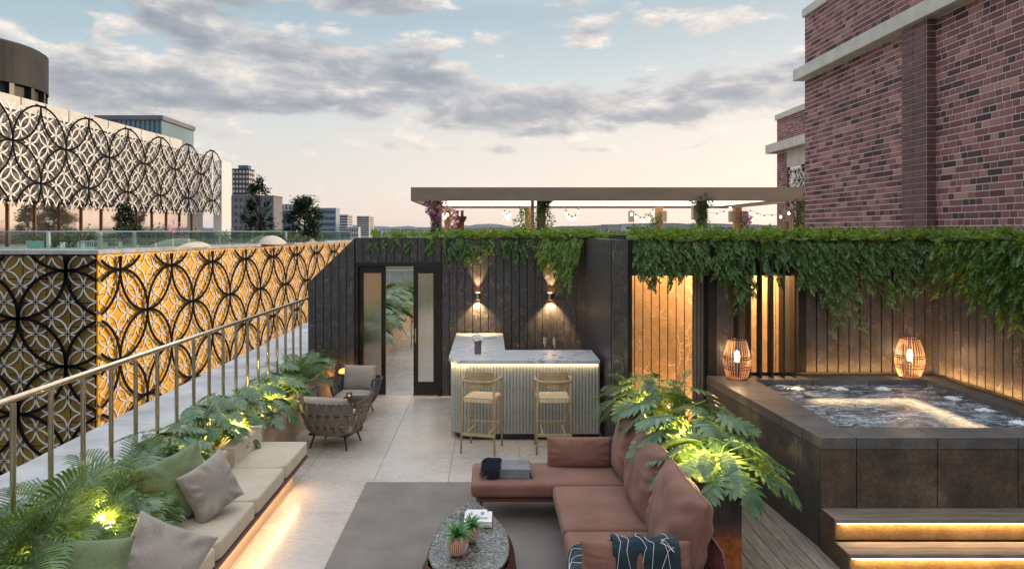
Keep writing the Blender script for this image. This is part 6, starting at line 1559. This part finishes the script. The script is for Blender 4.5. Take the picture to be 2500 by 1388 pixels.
for i, (px_, Y, r, h, d) in enumerate([(440, 50.5, 1.9, .62, 'largest, left'), (662, 62, 1.3, .75, 'middle'), (746, 73, 1.1, .7, 'right hand')]):
    x, y = lib(px_, Y); rnd = random.Random(i)
    o = MB().grid(lambda u, v: (r * (1 - v) * math.cos(u * 6.283) * 1.0, r * 1.6 * (1 - v) * math.sin(u * 6.283), h * (1 - (1 - v) ** 2) ** .9 + .03 * math.sin(u * 19 + i)* (1-v)), 40, 12).build('gravel_mound', GRV, smooth=True, loc=(x, y, 1.9))
    tag(o, 'pale gravel mound behind the glass balustrade, the ' + d + ' one', 'gravel mound', 'gravel mounds on the terrace')
# terrace benches, bollard lamps, pale green box
BW = mk('bench_metal', srgb(196, 196, 196), rough=.4)
def tbench(label, px0, px1, Y, slat=False):
    x0 = (px0 - 1195) / 1700 * Y; x1 = (px1 - 1195) / 1700 * Y; W = x1 - x0; t = thing('terrace_bench', label, 'bench', (x0, Y, 1.95), 0, 'benches on the ringed building terrace')
    MB().box(0, W, 0, .45, .42, .48).build('seat', BW if slat else BLACK, t)
    for q in (0, W - .06): MB().box(q, q + .06, 0, .45, 0, .42).build('leg', BW, t)
    if slat:
        for k in range(9): MB().box(W * k / 9 + .02, W * k / 9 + .07, .0, .04, .06, .42).build('slat', BW, t)
tbench('dark topped bench with white frame, left of the slatted bench', 146, 190, 43.2); tbench('white slatted bench between the two dark topped benches', 194, 242, 43.4, True); tbench('dark topped bench with white frame, right of the slatted bench', 252, 290, 43.2)
for px_, Y, d in ((118, 42.5, 'left of the benches'), (246, 42.5, 'between the slatted and right benches'), (328, 47, 'right of the benches'), (536, 56, 'near the second gravel mound'), (698, 66, 'left of the bushy tree')):
    x, y = lib(px_, Y); t = thing('bollard_light', 'white bollard light on the terrace, ' + d, 'bollard', (x, y, 1.95), 0, 'bollard lights on the terrace')
    MB().lathe([(.12, 0), (.12, .80), (.10, .81), (.10, .95), (.12, .96), (.12, 1.0), (0, 1.04)], 14).build('post', BW, t)
gb = thing('pale_green_box', 'pale green glass box planter at the left of the terrace', 'planter box', (lib(64, 45)[0], 45, 1.95))
MB().box(0, .85, 0, .5, 0, .42).build('body', mk('pale_green_glass', srgb(150, 196, 186), rough=.2), gb); MB().box(-.02, .87, -.02, .52, .42, .45).build('rim', BW, gb)
# ================================================================= STEAM OVER THE TUB
def steam_mat():
    m = bpy.data.materials.new('steam'); m.use_nodes = True; nt = m.node_tree; nt.nodes.clear()
    tc = N(nt, 'ShaderNodeTexCoord'); mp = N(nt, 'ShaderNodeMapping', {0: tc.outputs['Object'], 3: (1.2, 1.2, .8)})
    n = N(nt, 'ShaderNodeTexNoise', {0: mp.outputs[0], 'Scale': 1.6, 'Detail': 4, 'Distortion': 1.4})
    g = N(nt, 'ShaderNodeSeparateXYZ', {0: tc.outputs['Generated']})
    e = None
    for k, (a, b_) in enumerate(((.0, .25), (.0, .25), (.0, .05))):
        o_ = g.outputs[k]; q = MA(nt, 'MULTIPLY', SS(nt, o_, a, b_), SS(nt, MA(nt, 'SUBTRACT', 1.0, o_), .0, .3 if k < 2 else .85)); e = q if e is None else MA(nt, 'MULTIPLY', e, q)
    d = MA(nt, 'MULTIPLY', MA(nt, 'MULTIPLY', SS(nt, n.outputs[0], .50, .72), e), STEAM)
    v = N(nt, 'ShaderNodeVolumePrincipled', {'Color': (.95, .95, .96, 1), 'Density': d, 'Anisotropy': .2})
    o = N(nt, 'ShaderNodeOutputMaterial'); nt.links.new(v.outputs[0], o.inputs['Volume']); return m
STEAM = .22
st_ = MB().box(3.4, 5.95, 7.2, 9.35, 1.03, 2.7).build('steam', steam_mat()); stuff(st_)
st_['label'] = 'faint steam drifting above the hot tub'; st_['category'] = 'steam'

# ================================================================= AIR
def haze_mat():
    m = bpy.data.materials.new('haze'); m.use_nodes = True; nt = m.node_tree; nt.nodes.clear()
    v = N(nt, 'ShaderNodeVolumePrincipled', {'Color': (.82, .86, .92, 1), 'Density': .000035, 'Anisotropy': .2})
    o = N(nt, 'ShaderNodeOutputMaterial'); nt.links.new(v.outputs[0], o.inputs['Volume']); return m
hz = MB().box(-14500, 14500, -6500, 22500, -27, 160).build('haze', haze_mat()); stuff(hz)
hz['label'] = 'thin evening haze over the far city and hills'; hz['category'] = 'haze'
